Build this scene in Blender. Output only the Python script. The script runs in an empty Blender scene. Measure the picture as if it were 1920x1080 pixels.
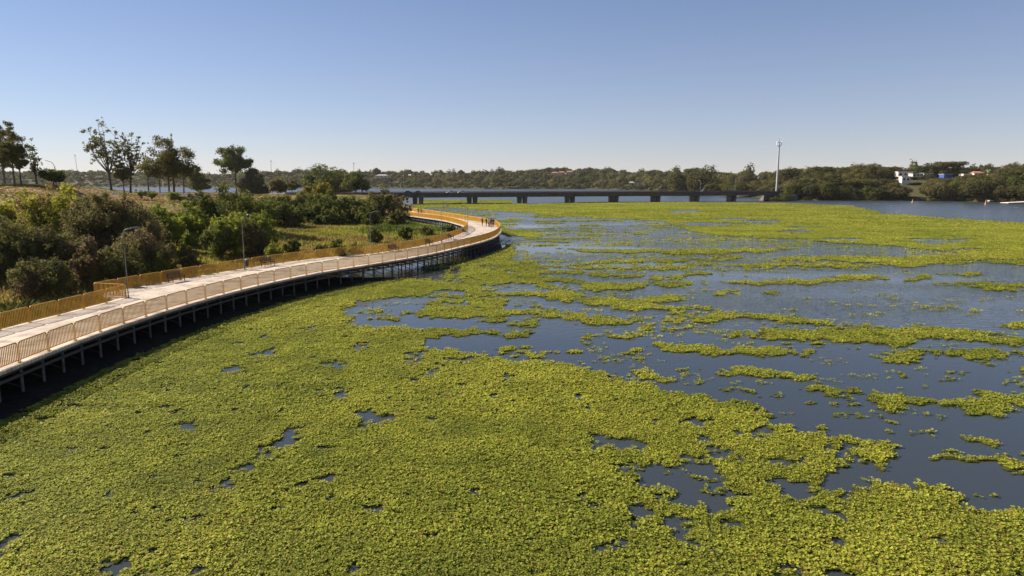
import bpy, bmesh, math, random
import numpy as np
from mathutils import Vector, Matrix

random.seed(7)
SC = bpy.context.scene
COL = SC.collection
PI = math.pi

# ------------------------------------------------------------------ camera
HAZE = 0.000034
F = 1280.0                      # focal length in photo pixels (24 mm equivalent)
CAMZ = 10.6
PITCH = math.atan(198.0 / F)
cp, sp = math.cos(PITCH), math.sin(PITCH)

def ray(px, py):
    x = (px - 960.0) / F; u = -(py - 540.0) / F
    return x, cp + u * sp, -sp + u * cp

def at(px, py, z=0.0):
    x, y, dz = ray(px, py)
    t = (z - CAMZ) / dz
    return Vector((x * t, y * t, z))

def proj(X, Y, Z):
    dz = Z - CAMZ
    fw = Y * cp - dz * sp
    up = Y * sp + dz * cp
    return 960.0 + F * X / fw, 540.0 - F * up / fw

def at_dist(px, Y):
    return (px - 960.0) / F * (Y * cp)     # approx X for a column at ground distance Y

def zof(py, Y):                            # height whose image row is py at distance Y
    x, y, dz = ray(960, py)
    return CAMZ + dz / y * Y

cam_d = bpy.data.cameras.new('camera')
cam = bpy.data.objects.new('camera', cam_d); COL.objects.link(cam)
cam.location = (0, 0, CAMZ)
cam.rotation_euler = (PI / 2 - PITCH, 0, 0)
cam_d.sensor_width = 36.0
cam_d.lens = 36.0 * F / 1920.0
cam_d.clip_start = 0.5
cam_d.clip_end = 20000.0
SC.camera = cam

# ------------------------------------------------------------------ light
SUN_AZ = Vector((-0.92, 0.392))            # towards the sun
SUN_EL = math.radians(33)
w = bpy.data.worlds.new('World'); SC.world = w; w.use_nodes = True
nt = w.node_tree
bg = nt.nodes['Background']
sky = nt.nodes.new('ShaderNodeTexSky')
sky.sky_type = 'NISHITA'; sky.sun_disc = False
sky.sun_elevation = SUN_EL
sky.sun_rotation = math.atan2(SUN_AZ.x, SUN_AZ.y)
sky.altitude = 0; sky.air_density = 1.0; sky.dust_density = 0.0; sky.ozone_density = 2.0
tcw = nt.nodes.new('ShaderNodeTexCoord'); sxw = nt.nodes.new('ShaderNodeSeparateXYZ')
nt.links.new(tcw.outputs['Generated'], sxw.inputs[0])
rpw = nt.nodes.new('ShaderNodeValToRGB')                       # colour correction of the sky by height above the horizon
rpw.color_ramp.elements[0].position = 0.0; rpw.color_ramp.elements[0].color = (.70, .69, .89, 1)
rpw.color_ramp.elements[1].position = 0.28; rpw.color_ramp.elements[1].color = (.72, .705, .80, 1)
nt.links.new(sxw.outputs['Z'], rpw.inputs[0])
mxw = nt.nodes.new('ShaderNodeMix'); mxw.data_type = 'RGBA'; mxw.blend_type = 'MULTIPLY'; mxw.inputs[0].default_value = 1
nt.links.new(sky.outputs[0], mxw.inputs[6]); nt.links.new(rpw.outputs[0], mxw.inputs[7])
# painted gradient, paler at the horizon, mixed over the sky to even it
vf = nt.nodes.new('ShaderNodeMapRange'); vf.inputs[1].default_value = 0.0; vf.inputs[2].default_value = 0.27; nt.links.new(sxw.outputs['Z'], vf.inputs[0])
vc = nt.nodes.new('ShaderNodeMix'); vc.data_type = 'RGBA'; nt.links.new(vf.outputs[0], vc.inputs[0])
vc.inputs[6].default_value = (4.25, 4.25, 4.55, 1); vc.inputs[7].default_value = (1.5, 2.25, 3.8, 1)
vm = nt.nodes.new('ShaderNodeMix'); vm.data_type = 'RGBA'; vm.inputs[0].default_value = 0.36
nt.links.new(mxw.outputs[2], vm.inputs[6]); nt.links.new(vc.outputs[2], vm.inputs[7])
nt.links.new(vm.outputs[2], bg.inputs[0])
bg.inputs[1].default_value = 0.0625
sl = bpy.data.lights.new('sun', 'SUN'); so = bpy.data.objects.new('sun', sl); COL.objects.link(so)
sl.energy = 5.0; sl.angle = math.radians(0.5); sl.color = (1.0, 0.89, 0.75)
d = Vector((SUN_AZ.x * math.cos(SUN_EL), SUN_AZ.y * math.cos(SUN_EL), math.sin(SUN_EL)))
so.rotation_euler = d.to_track_quat('Z', 'Y').to_euler()
so.location = (-200, 100, 200)
SC.view_settings.view_transform = 'Standard'; SC.view_settings.look = 'None'
SC.view_settings.exposure = 1.1; SC.view_settings.gamma = 1.0
SC.cycles.max_bounces = 6; SC.cycles.transparent_max_bounces = 8
SC.cycles.diffuse_bounces = 3; SC.cycles.glossy_bounces = 3
SC.cycles.use_denoising = True; SC.cycles.denoiser = 'OPENIMAGEDENOISE'; SC.cycles.denoising_input_passes = 'RGB_ALBEDO_NORMAL'; SC.cycles.denoising_prefilter = 'ACCURATE'

# ------------------------------------------------------------------ noise
def _hash(ix, iy, seed):
    h = (ix.astype(np.int64) * 374761393 + iy.astype(np.int64) * 668265263 + seed * 974711) & 0xFFFFFFFF
    h = ((h ^ (h >> 13)) * 1274126177) & 0xFFFFFFFF
    h = h ^ (h >> 16)
    return (h & 0xFFFFFF) / float(0xFFFFFF)

def vnoise(x, y, seed=0):
    x = np.asarray(x, dtype=float); y = np.asarray(y, dtype=float)
    ix = np.floor(x); iy = np.floor(y)
    fx = x - ix; fy = y - iy
    fx = fx * fx * (3 - 2 * fx); fy = fy * fy * (3 - 2 * fy)
    a = _hash(ix, iy, seed); b = _hash(ix + 1, iy, seed)
    c = _hash(ix, iy + 1, seed); e = _hash(ix + 1, iy + 1, seed)
    return (a * (1 - fx) + b * fx) * (1 - fy) + (c * (1 - fx) + e * fx) * fy

def fbm(x, y, octv=3, seed=0):
    s = 0; a = 1.0; t = 0
    for k in range(octv):
        s = s + a * vnoise(x * (2.03 ** k) + 17.3 * k, y * (2.03 ** k) - 9.1 * k, seed + k); t += a; a *= 0.55
    return s / t

# ------------------------------------------------------------------ mesh helpers
def np_mesh(name, V, Fc, col=None, smooth=False):
    """V (n,3), Fc (m,k) faces of one size, or list of such arrays"""
    V = np.asarray(V, dtype=np.float32)
    lst = Fc if isinstance(Fc, list) else [Fc]
    me = bpy.data.meshes.new(name)
    me.vertices.add(len(V)); me.vertices.foreach_set('co', V.ravel())
    loops = np.concatenate([np.asarray(f, dtype=np.int32).ravel() for f in lst])
    sizes = np.concatenate([np.full(len(f), np.asarray(f).shape[1], dtype=np.int32) for f in lst])
    starts = np.concatenate([[0], np.cumsum(sizes)[:-1]]).astype(np.int32)
    me.loops.add(len(loops)); me.loops.foreach_set('vertex_index', loops)
    me.polygons.add(len(sizes)); me.polygons.foreach_set('loop_start', starts)
    try: me.polygons.foreach_set('loop_total', sizes)
    except Exception: pass
    if smooth: me.polygons.foreach_set('use_smooth', np.ones(len(sizes), dtype=bool))
    me.update(calc_edges=True)
    if col is not None:
        at_ = me.color_attributes.new('leaf_col', 'FLOAT_COLOR', 'POINT')
        c4 = np.ones((len(V), 4), dtype=np.float32); c4[:, :3] = col
        at_.data.foreach_set('color', c4.ravel())
    return me

class MB:
    def __init__(s): s.v = []; s.f = []
    def add(s, vs, fs):
        o = len(s.v); s.v += [tuple(p) for p in vs]; s.f += [tuple(i + o for i in f) for f in fs]
    def box(s, c, size, rz=0.0, taper=1.0, m=None):
        hx, hy, hz = size[0] / 2, size[1] / 2, size[2] / 2
        vs = []
        for z, t in ((-hz, 1.0), (hz, taper)):
            for x, y in ((-hx, -hy), (hx, -hy), (hx, hy), (-hx, hy)):
                vs.append(Vector((x * t, y * t, z)))
        R = Matrix.Rotation(rz, 3, 'Z') if m is None else m
        vs = [R @ p + Vector(c) for p in vs]
        s.add(vs, [(3, 2, 1, 0), (4, 5, 6, 7), (0, 1, 5, 4), (1, 2, 6, 5), (2, 3, 7, 6), (3, 0, 4, 7)])
    def bar(s, a, b, wx, wy):
        a = Vector(a); b = Vector(b); dd = b - a
        q = dd.to_track_quat('Z', 'Y').to_matrix()
        s.box((a + b) / 2, (wx, wy, dd.length), m=q)
    def tube(s, pts, rad, n=6, caps=True):
        pts = [Vector(p) for p in pts]
        if not hasattr(rad, '__len__'): rad = [rad] * len(pts)
        rings = []
        prev = None
        for i, p in enumerate(pts):
            t = (pts[min(i + 1, len(pts) - 1)] - pts[max(i - 1, 0)]).normalized()
            if prev is None:
                a = Vector((0, 0, 1)) if abs(t.z) < 0.9 else Vector((1, 0, 0))
                x = t.cross(a).normalized()
            else:
                x = (prev - t * prev.dot(t)).normalized()
            prev = x; y = t.cross(x)
            rings.append([p + (x * math.cos(k * 2 * PI / n) + y * math.sin(k * 2 * PI / n)) * rad[i] for k in range(n)])
        vs = [q for r in rings for q in r]; fs = []
        for i in range(len(pts) - 1):
            for k in range(n):
                k2 = (k + 1) % n
                fs.append((i * n + k, i * n + k2, (i + 1) * n + k2, (i + 1) * n + k))
        if caps:
            fs.append(tuple(range(n - 1, -1, -1))); fs.append(tuple((len(pts) - 1) * n + k for k in range(n)))
        s.add(vs, fs)
    def lathe(s, prof, c=(0, 0, 0), n=12):
        c = Vector(c); vs = []; fs = []
        for r, z in prof:
            for k in range(n):
                vs.append(c + Vector((r * math.cos(2 * PI * k / n), r * math.sin(2 * PI * k / n), z)))
        for i in range(len(prof) - 1):
            for k in range(n):
                k2 = (k + 1) % n
                fs.append((i * n + k, i * n + k2, (i + 1) * n + k2, (i + 1) * n + k))
        fs.append(tuple(range(n - 1, -1, -1))); fs.append(tuple((len(prof) - 1) * n + k for k in range(n)))
        s.add(vs, fs)
    def prism(s, poly, y0, y1):
        """poly of (x,z) extruded along y"""
        n = len(poly)
        vs = [(x, y0, z) for x, z in poly] + [(x, y1, z) for x, z in poly]
        fs = [tuple(range(n - 1, -1, -1)), tuple(range(n, 2 * n))]
        for i in range(n):
            j = (i + 1) % n
            fs.append((i, j, n + j, n + i))
        s.add(vs, fs)
    def mesh(s, name, smooth=False):
        me = bpy.data.meshes.new(name)
        me.from_pydata(s.v, [], s.f); me.validate()
        bm = bmesh.new(); bm.from_mesh(me); bmesh.ops.recalc_face_normals(bm, faces=bm.faces); bm.to_mesh(me); bm.free()
        if smooth:
            for p in me.polygons: p.use_smooth = True
        return me

def obj(name, me, mat=None, parent=None, loc=None, rz=0.0):
    if isinstance(me, MB): me = me.mesh(name)
    o = bpy.data.objects.new(name, me); COL.objects.link(o)
    if mat is not None and len(me.materials) == 0: me.materials.append(mat)
    if parent is not None: o.parent = parent
    if loc is not None: o.location = loc
    o.rotation_euler = (0, 0, rz)
    return o

def tag(o, label=None, cat=None, group=None, kind=None):
    if label: o['label'] = label
    if cat: o['category'] = cat
    if group: o['group'] = group
    if kind: o['kind'] = kind
    return o

def thing(name, label, cat, loc=(0, 0, 0), rz=0.0, group=None):
    o = bpy.data.objects.new(name, None); COL.objects.link(o)
    o.location = loc; o.rotation_euler = (0, 0, rz); o.empty_display_size = 0.3
    return tag(o, label, cat, group)

def copy_tree(root, loc, rz=0.0, scale=None, label=None, group=None):
    r = root.copy(); COL.objects.link(r); r.location = loc; r.rotation_euler = (0, 0, rz)
    if scale is not None: r.scale = scale
    if label: r['label'] = label
    if group: r['group'] = group
    for ch in list(root.children):
        c = ch.copy(); COL.objects.link(c); c.parent = r
        for g in list(ch.children):
            e = g.copy(); COL.objects.link(e); e.parent = c
    return r

# ------------------------------------------------------------------ materials
def mat(name, c1, c2=None, rough=0.6, scale=3.0, bump=0.0, metallic=0.0, detail=4.0, stretch=(1, 1, 1), spec=0.5):
    m = bpy.data.materials.new(name); m.use_nodes = True
    n = m.node_tree; b = n.nodes['Principled BSDF']
    b.inputs['Roughness'].default_value = rough; b.inputs['Metallic'].default_value = metallic
    b.inputs['Specular IOR Level'].default_value = spec
    if c2 is None: c2 = tuple(x * 0.72 for x in c1)
    g = n.nodes.new('ShaderNodeNewGeometry')
    mp = n.nodes.new('ShaderNodeMapping'); mp.inputs['Scale'].default_value = stretch
    n.links.new(g.outputs['Position'], mp.inputs[0])
    t = n.nodes.new('ShaderNodeTexNoise'); t.inputs['Scale'].default_value = scale; t.inputs['Detail'].default_value = detail
    n.links.new(mp.outputs[0], t.inputs['Vector'])
    r = n.nodes.new('ShaderNodeValToRGB')
    r.color_ramp.elements[0].position = 0.33; r.color_ramp.elements[0].color = (*c2, 1)
    r.color_ramp.elements[1].position = 0.67; r.color_ramp.elements[1].color = (*c1, 1)
    n.links.new(t.outputs['Fac'], r.inputs[0]); n.links.new(r.outputs[0], b.inputs['Base Color'])
    if bump:
        bp = n.nodes.new('ShaderNodeBump'); bp.inputs['Strength'].default_value = bump; bp.inputs['Distance'].default_value = 0.05
        n.links.new(t.outputs['Fac'], bp.inputs['Height']); n.links.new(bp.outputs[0], b.inputs['Normal'])
    return m

def leaf_mat(name, transl=0.3, rough=0.55, spec=0.3):
    m = bpy.data.materials.new(name); m.use_nodes = True
    n = m.node_tree; b = n.nodes['Principled BSDF']; out = n.nodes['Material Output']
    a = n.nodes.new('ShaderNodeAttribute'); a.attribute_name = 'leaf_col'
    n.links.new(a.outputs['Color'], b.inputs['Base Color'])
    b.inputs['Roughness'].default_value = rough; b.inputs['Specular IOR Level'].default_value = spec
    t = n.nodes.new('ShaderNodeBsdfTranslucent'); n.links.new(a.outputs['Color'], t.inputs['Color'])
    mx = n.nodes.new('ShaderNodeMixShader'); mx.inputs[0].default_value = transl
    n.links.new(b.outputs[0], mx.inputs[1]); n.links.new(t.outputs[0], mx.inputs[2])
    n.links.new(mx.outputs[0], out.inputs['Surface'])
    return m

M_LEAF = leaf_mat('foliage', 0.48, 0.8, 0.06)
M_HYA = leaf_mat('hyacinth_leaf', 0.42, 0.7, 0.12)
M_GRASS = leaf_mat('grass_blade', 0.3, 0.8, 0.1)
M_BARK = mat('bark', (0.10, 0.075, 0.055), (0.05, 0.038, 0.03), 0.9, 4.0, 0.4)
M_BARKP = mat('pale_bark', (0.22, 0.18, 0.14), (0.10, 0.08, 0.06), 0.9, 3.0, 0.4)
M_ORANGE = mat('orange_paint', (0.62, 0.35, 0.034), (0.49, 0.26, 0.026), 0.45, 1.3, 0.0)
M_STEEL = mat('galvanised_steel', (0.20, 0.20, 0.205), (0.14, 0.14, 0.145), 0.6, 2.0)
M_DARKST = mat('dark_steel', (0.06, 0.055, 0.055), (0.035, 0.03, 0.03), 0.7, 2.0)
M_CONC = mat('weathered_concrete', (0.125, 0.105, 0.095), (0.075, 0.062, 0.057), 0.9, 0.6, 0.2)
M_PIER = mat('pier_concrete', (0.22, 0.19, 0.17), (0.12, 0.105, 0.095), 0.9, 0.5, 0.2, stretch=(1, 1, .3))
M_PARAPET = mat('rusty_parapet', (0.14, 0.09, 0.068), (0.085, 0.058, 0.048), 0.9, 0.4, 0.0)
M_ASPH = mat('asphalt', (0.07, 0.07, 0.07), (0.045, 0.045, 0.045), 0.9, 2.0)
M_WOOD = mat('bench_wood', (0.14, 0.07, 0.035), (0.08, 0.04, 0.02), 0.7, 5.0)
M_WHITE = mat('white_paint', (0.78, 0.77, 0.74), (0.66, 0.65, 0.62), 0.5, 1.0)
M_GLASS = mat('dark_glass', (0.02, 0.025, 0.03), (0.015, 0.02, 0.022), 0.1, 1.0)
M_BLACK = mat('black_rubber', (0.02, 0.02, 0.02), (0.015, 0.015, 0.015), 0.7, 3.0)

# ------------------------------------------------------------------ boardwalk lines (deck level)
DZ = 1.67
def pl(pts, z=DZ): return [at(x, y, z) for x, y in pts]
OUT_PX = [(0, 695), (48, 675), (100, 653), (151, 634), (198, 617.5), (238, 604.5), (298, 585), (358, 567.5), (430, 547.5), (495, 532),
          (559, 518), (616, 507.5), (675, 498.5), (729, 490), (776, 482), (815, 474.5), (845, 467.5), (869, 461.5), (889, 457),
          (910, 451), (926, 445), (935, 438), (938.5, 430.5), (932, 424.5), (917, 420), (902, 417), (872, 412), (830, 405), (797, 399.8), (765, 395)]
def catmull(P, step=0.5):
    P = [Vector(p) for p in P]; out = []
    Q = [P[0] * 2 - P[1]] + P + [P[-1] * 2 - P[-2]]
    for i in range(1, len(Q) - 2):
        a, b, c, e = Q[i - 1], Q[i], Q[i + 1], Q[i + 2]
        n = max(2, int((c - b).length / step))
        for k in range(n):
            t = k / n
            out.append(0.5 * ((2 * b) + (c - a) * t + (2 * a - 5 * b + 4 * c - e) * t * t + (3 * b - a - 3 * c + e) * t ** 3))
    out.append(P[-1]); return out
def smooth_line(L, it):
    L = [p.copy() for p in L]
    for _ in range(it):
        L = [L[0]] + [(L[i - 1] + L[i] * 2 + L[i + 1]) / 4 for i in range(1, len(L) - 1)] + [L[-1]]
    return L
def resample(L, step):
    acc = [0.0]
    for a, b in zip(L, L[1:]): acc.append(acc[-1] + (b - a).length)
    n = max(1, round(acc[-1] / step)); out = []; j = 0
    for k in range(n + 1):
        s = acc[-1] * k / n
        while j < len(acc) - 2 and acc[j + 1] < s: j += 1
        t = (s - acc[j]) / max(1e-6, acc[j + 1] - acc[j])
        out.append(L[j].lerp(L[j + 1], min(1, t)))
    return out
out_w = pl(OUT_PX)
OUT = resample(smooth_line(catmull([Vector((-24.2, 4, DZ)), Vector((-24.35, 18, DZ))] + out_w), 60), 0.6)
INN1_PX = [(22, 613), (75, 600.5), (125, 587.5), (173, 575), (238, 558)]
BAY_PX = [(177, 555), (218, 546), (262, 538.5), (303, 531), (361, 520.5), (440, 507), (518, 494.8), (575, 487), (606, 483.5), (651, 479)]
INN2_PX = [(684, 477.5), (730, 471.6), (766, 466), (794, 460.6), (829, 452), (849, 445.3), (866, 438), (875.5, 432), (877, 428), (871, 424),
           (855.6, 419), (830, 413), (785.6, 406.8), (761, 403.5), (728, 398), (715, 394.5)]
i1 = pl(INN1_PX); ib = pl(BAY_PX); i2 = pl(INN2_PX)
INN1 = resample(smooth_line(catmull([Vector((-31.6, 4, DZ)), Vector((-31.5, 20, DZ))] + i1), 30), 0.6)
BAY = resample(smooth_line(catmull(ib), 30), 0.6)
INN2 = resample(smooth_line(catmull(i2), 14), 0.6)
INNER = INN1 + BAY + INN2

# ------------------------------------------------------------------ terrain height (left bank)
SHORE = [(-29, -20), (-29, 10), (-29, 40), (-30, 54), (-29, 62), (-26, 70), (-18.5, 83), (-11, 103), (-8.5, 122), (-8.4, 132), (-11, 145),
         (-22, 168), (-34, 192), (-39, 215), (-44, 250), (-48, 285), (-52, 325), (-56, 350), (-66, 385), (-130, 410), (-260, 430), (-480, 420), (-900, 380)]
LANDP = np.array(SHORE + [(-900, -20)])
CTRL = np.array([
    (-45, 90, .3), (-40, 110, .3), (-30, 130, .3), (-20, 120, .25), (-50, 140, .4), (-35, 160, .3), (-55, 115, .6), (-38, 78, .4), (-45, 180, .6), (-42, 205, .6), (-25, 95, .3), (-30, 105, .3), (-28, 150, .3),
    (-36, 55, .5), (-34, 30, .5), (-40, 55, .8), (-50, 70, 1.3), (-60, 80, 2.6), (-70, 90, 4.6), (-80, 110, 6.6), (-60, 60, 3.2), (-45, 40, 1.3), (-60, 30, 3), (-75, 60, 6), (-100, 80, 8), (-45, 15, 1.2),
    (-122, 170, 10.1), (-110, 150, 9.5), (-100, 130, 8.6), (-108, 210, 6.7), (-90, 170, 5.6), (-75, 150, 3.6), (-62, 170, 1.6), (-62, 140, 1.2), (-100, 284, 5.5), (-75, 230, 3.4), (-58, 250, 2.0),
    (-85, 339, 5.4), (-66, 339, 5.0), (-160, 220, 9.3), (-200, 200, 10), (-150, 300, 6.2), (-250, 320, 4.6), (-120, 350, 4.2), (-200, 380, 2), (-62, 300, 3.2), (-180, 130, 10), (-300, 220, 9), (-400, 350, 4),
    (-85, 95, 6.6), (-95, 105, 7.6)], dtype=float)

def inside(X, Y, poly):
    r = np.zeros(X.shape, bool); n = len(poly); j = n - 1
    for i in range(n):
        xi, yi = poly[i]; xj, yj = poly[j]
        if yi != yj:
            r ^= ((yi > Y) != (yj > Y)) & (X < (xj - xi) * (Y - yi) / (yj - yi) + xi)
        j = i
    return r
def seg_dist(X, Y, pts):
    dm = np.full(X.shape, 1e9)
    for (ax, ay), (bx, by) in zip(pts, pts[1:]):
        vx, vy = bx - ax, by - ay
        t = np.clip(((X - ax) * vx + (Y - ay) * vy) / (vx * vx + vy * vy), 0, 1)
        dm = np.minimum(dm, np.hypot(X - ax - t * vx, Y - ay - t * vy))
    return dm
def terr(X, Y):
    X = np.asarray(X, float); Y = np.asarray(Y, float)
    num = np.zeros(X.shape); den = np.zeros(X.shape)
    for cx, cy, cz in CTRL:
        wgt = 1.0 / (((X - cx) ** 2 + (Y - cy) ** 2) + 30.0) ** 2
        num += wgt * cz; den += wgt
    z = num / den
    s = seg_dist(X, Y, SHORE)
    ins = inside(X, Y, LANDP)
    z = z + (fbm(X * .08, Y * .08, 3, 5) - .5) * np.clip(z * .4, 0, .8)
    k = np.clip(s / 5.0, 0, 1)
    return np.where(ins, -0.25 + (z + .25) * k * (2 - k), -0.25 - np.minimum(1.5, s * .2))
def tz(x, y): return float(terr(np.array([x]), np.array([y]))[0])
def at_terr(px, py, dmax=420):
    x, y, dz = ray(px, py)
    t = np.linspace(30, dmax, 1600) / y
    P = terr(x * t, y * t) - (CAMZ + dz * t)
    k = np.where(P > 0)[0]
    if len(k) == 0: k = [len(t) - 1]
    tt = t[k[0]]
    return Vector((x * tt, y * tt, float(terr(np.array([x * tt]), np.array([y * tt]))[0])))

# far shore
FS_PX = [(-300, 351.5), (0, 351.5), (250, 351), (450, 352), (720, 352.8), (900, 354.5), (1100, 354.5), (1222, 357.5), (1297, 360), (1345, 367), (1433, 371.5), (1500, 375.8), (1600, 376), (1700, 376.5), (1800, 377.5), (1890, 379.5), (1960, 381), (2300, 388)]
FSH = [(p.x, p.y) for p in (at(x, y, 0) for x, y in FS_PX)]
def far_terr(X, Y):
    X = np.asarray(X, float); Y = np.asarray(Y, float)
    ext = [(-6000, FSH[0][1] + 100)] + FSH + [(FSH[-1][0] + 2500, FSH[-1][1] - 150)]
    poly = np.array(ext + [(9000, 9000), (-9000, 9000)])
    s = seg_dist(X, Y, ext); ins = inside(X, Y, poly)
    dd = np.hypot(X, Y)
    H = 13 + np.clip((dd - 430) / 350, 0, 1) * 15 + np.clip((dd - 900) / 500, 0, 1) * 2
    tt = np.clip((X / np.maximum(Y, 1) - .30) / .14, 0, 1); H = H * (1 - tt) + 13.5 * tt
    H = H * (.8 + .4 * fbm(X * .004, Y * .004, 2, 31))
    L = 55 + np.clip((dd - 430) / 900, 0, 1) * 110
    z = .4 + H * (1 - np.exp(-(s / L) ** 1.3)) - np.clip(s - 600, 0, 3000) * .004
    return np.where(ins, np.minimum(z, .15 + s * .25), -0.5 - np.minimum(2, s * .1))
def fz(x, y): return float(far_terr(np.array([x]), np.array([y]))[0])

def grid_mesh(name, xs, ys, fn, keep=None):
    XX, YY = np.meshgrid(xs, ys); Z = fn(XX, YY)
    V = np.stack([XX, YY, Z], -1).reshape(-1, 3)
    nx, ny = len(xs), len(ys)
    I = np.arange(nx * ny).reshape(ny, nx)
    Q = np.stack([I[:-1, :-1], I[:-1, 1:], I[1:, 1:], I[1:, :-1]], -1).reshape(-1, 4)
    zz = Z.ravel()
    if keep is not None: Q = Q[(zz[Q] > keep).any(1)]
    return np_mesh(name, V, Q, smooth=True)

# terrain material: dry grass, red earth, green marsh
m = bpy.data.materials.new('ground_earth_and_grass'); m.use_nodes = True
n = m.node_tree; b = n.nodes['Principled BSDF']; b.inputs['Roughness'].default_value = 0.95; b.inputs['Specular IOR Level'].default_value = 0.1
g = n.nodes.new('ShaderNodeNewGeometry')
def noise_node(n, g, scale, detail=5.0):
    t = n.nodes.new('ShaderNodeTexNoise'); t.inputs['Scale'].default_value = scale; t.inputs['Detail'].default_value = detail
    n.links.new(g.outputs['Position'], t.inputs['Vector']); return t
def ramp(n, src, stops):
    r = n.nodes.new('ShaderNodeValToRGB')
    while len(r.color_ramp.elements) < len(stops): r.color_ramp.elements.new(0.5)
    for e, (p, c) in zip(r.color_ramp.elements, stops): e.position = p; e.color = (*c, 1)
    n.links.new(src, r.inputs[0]); return r
def mixc(n, f, a, c):
    x = n.nodes.new('ShaderNodeMix'); x.data_type = 'RGBA'
    if isinstance(f, float): x.inputs[0].default_value = f
    else: n.links.new(f, x.inputs[0])
    n.links.new(a, x.inputs[6]); n.links.new(c, x.inputs[7]); return x
t1 = noise_node(n, g, .045, 6); t2 = noise_node(n, g, .9, 6); t3 = noise_node(n, g, .02, 3)
dry = ramp(n, t2.outputs[0], [(.3, (.20, .105, .045)), (.5, (.27, .16, .065)), (.7, (.30, .21, .09))])
grn = ramp(n, t2.outputs[0], [(.3, (.12, .11, .03)), (.6, (.20, .185, .045)), (.75, (.26, .21, .06))])
sel = ramp(n, t1.outputs[0], [(.46, (0, 0, 0)), (.58, (1, 1, 1))])
mx = mixc(n, sel.outputs[0], grn.outputs[0], dry.outputs[0])
sx = n.nodes.new('ShaderNodeSeparateXYZ'); n.links.new(g.outputs['Position'], sx.inputs[0])
mr = n.nodes.new('ShaderNodeMapRange'); mr.inputs[1].default_value = 1.5; mr.inputs[2].default_value = 5.0
n.links.new(sx.outputs['Z'], mr.inputs[0])
mx2 = mixc(n, mr.outputs[0], grn.outputs[0], mx.outputs[2])
n.links.new(mx2.outputs[2], b.inputs['Base Color'])
M_GROUND = m

o = obj('terrain', grid_mesh('terrain', np.concatenate([np.arange(-900, -260, 12.), np.arange(-260, -4, 2.)]), np.concatenate([np.arange(-20, 300, 2.), np.arange(300, 440, 4.)]), terr, -0.6), M_GROUND)
tag(o, 'left bank rising from green marsh to dry reddish parkland', kind='structure')

M_FAR = mat('far_bank_soil', (.085, .075, .03), (.055, .055, .022), .95, .02, spec=.1)
o = obj('far_shore', grid_mesh('far_shore', np.concatenate([np.arange(-3000, -200, 40.), np.arange(-200, 700, 10.), np.arange(700, 3600, 60.)]), np.concatenate([np.arange(250, 700, 8.), np.arange(700, 1300, 20.), np.arange(1300, 3600, 60.)]), far_terr, -0.8), M_FAR)
tag(o, 'low wooded hills along the opposite shore of the lake', kind='structure')

# water
m = bpy.data.materials.new('lake_water'); m.use_nodes = True
n = m.node_tree; b = n.nodes['Principled BSDF']
b.inputs['Base Color'].default_value = (.032, .038, .041, 1); b.inputs['Roughness'].default_value = .05; b.inputs['IOR'].default_value = 1.333
g = n.nodes.new('ShaderNodeNewGeometry')
mp = n.nodes.new('ShaderNodeMapping'); mp.inputs['Scale'].default_value = (.55, 1.5, 1); mp.inputs['Rotation'].default_value = (0, 0, .15)
n.links.new(g.outputs['Position'], mp.inputs[0])
t = n.nodes.new('ShaderNodeTexNoise'); t.inputs['Scale'].default_value = 1.6; t.inputs['Detail'].default_value = 3
n.links.new(mp.outputs[0], t.inputs['Vector'])
mp2 = n.nodes.new('ShaderNodeMapping'); mp2.inputs['Scale'].default_value = (.018, .05, 1)
n.links.new(g.outputs['Position'], mp2.inputs[0])
tw = n.nodes.new('ShaderNodeTexNoise'); tw.inputs['Scale'].default_value = 1.0; tw.inputs['Detail'].default_value = 2
n.links.new(mp2.outputs[0], tw.inputs['Vector'])
sxy = n.nodes.new('ShaderNodeSeparateXYZ'); n.links.new(g.outputs['Position'], sxy.inputs[0])
far = n.nodes.new('ShaderNodeMapRange'); far.inputs[1].default_value = 34; far.inputs[2].default_value = 60
n.links.new(sxy.outputs['Y'], far.inputs[0])
rw = n.nodes.new('ShaderNodeMapRange'); rw.inputs[1].default_value = .42; rw.inputs[2].default_value = .60; rw.inputs[3].default_value = .03; rw.inputs[4].default_value = 1.0
wx_ = n.nodes.new('ShaderNodeMapRange'); wx_.inputs[1].default_value = 5; wx_.inputs[2].default_value = 45; wx_.inputs[3].default_value = 0.0; wx_.inputs[4].default_value = .13
n.links.new(sxy.outputs['X'], wx_.inputs[0])
wa = n.nodes.new('ShaderNodeMath'); wa.operation = 'ADD'; n.links.new(tw.outputs[0], wa.inputs[0]); n.links.new(wx_.outputs[0], wa.inputs[1])
n.links.new(wa.outputs[0], rw.inputs[0])
mu = n.nodes.new('ShaderNodeMath'); mu.operation = 'MULTIPLY'
n.links.new(rw.outputs[0], mu.inputs[0]); n.links.new(far.outputs[0], mu.inputs[1])
mu2 = n.nodes.new('ShaderNodeMath'); mu2.operation = 'MULTIPLY_ADD'; mu2.inputs[1].default_value = .40; mu2.inputs[2].default_value = .004
n.links.new(mu.outputs[0], mu2.inputs[0])
bp = n.nodes.new('ShaderNodeBump'); bp.inputs['Distance'].default_value = .25
n.links.new(mu2.outputs[0], bp.inputs['Strength']); n.links.new(t.outputs[0], bp.inputs['Height']); n.links.new(bp.outputs[0], b.inputs['Normal'])
fr = n.nodes.new('ShaderNodeMapRange'); fr.inputs[1].default_value = 110; fr.inputs[2].default_value = 380; fr.inputs[3].default_value = 0.05; fr.inputs[4].default_value = 0.30
n.links.new(sxy.outputs['Y'], fr.inputs[0]); n.links.new(fr.outputs[0], b.inputs['Roughness'])
fb = n.nodes.new('ShaderNodeMapRange'); fb.inputs[1].default_value = 150; fb.inputs[2].default_value = 420; fb.inputs[3].default_value = 1.0; fb.inputs[4].default_value = 0.12
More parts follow.
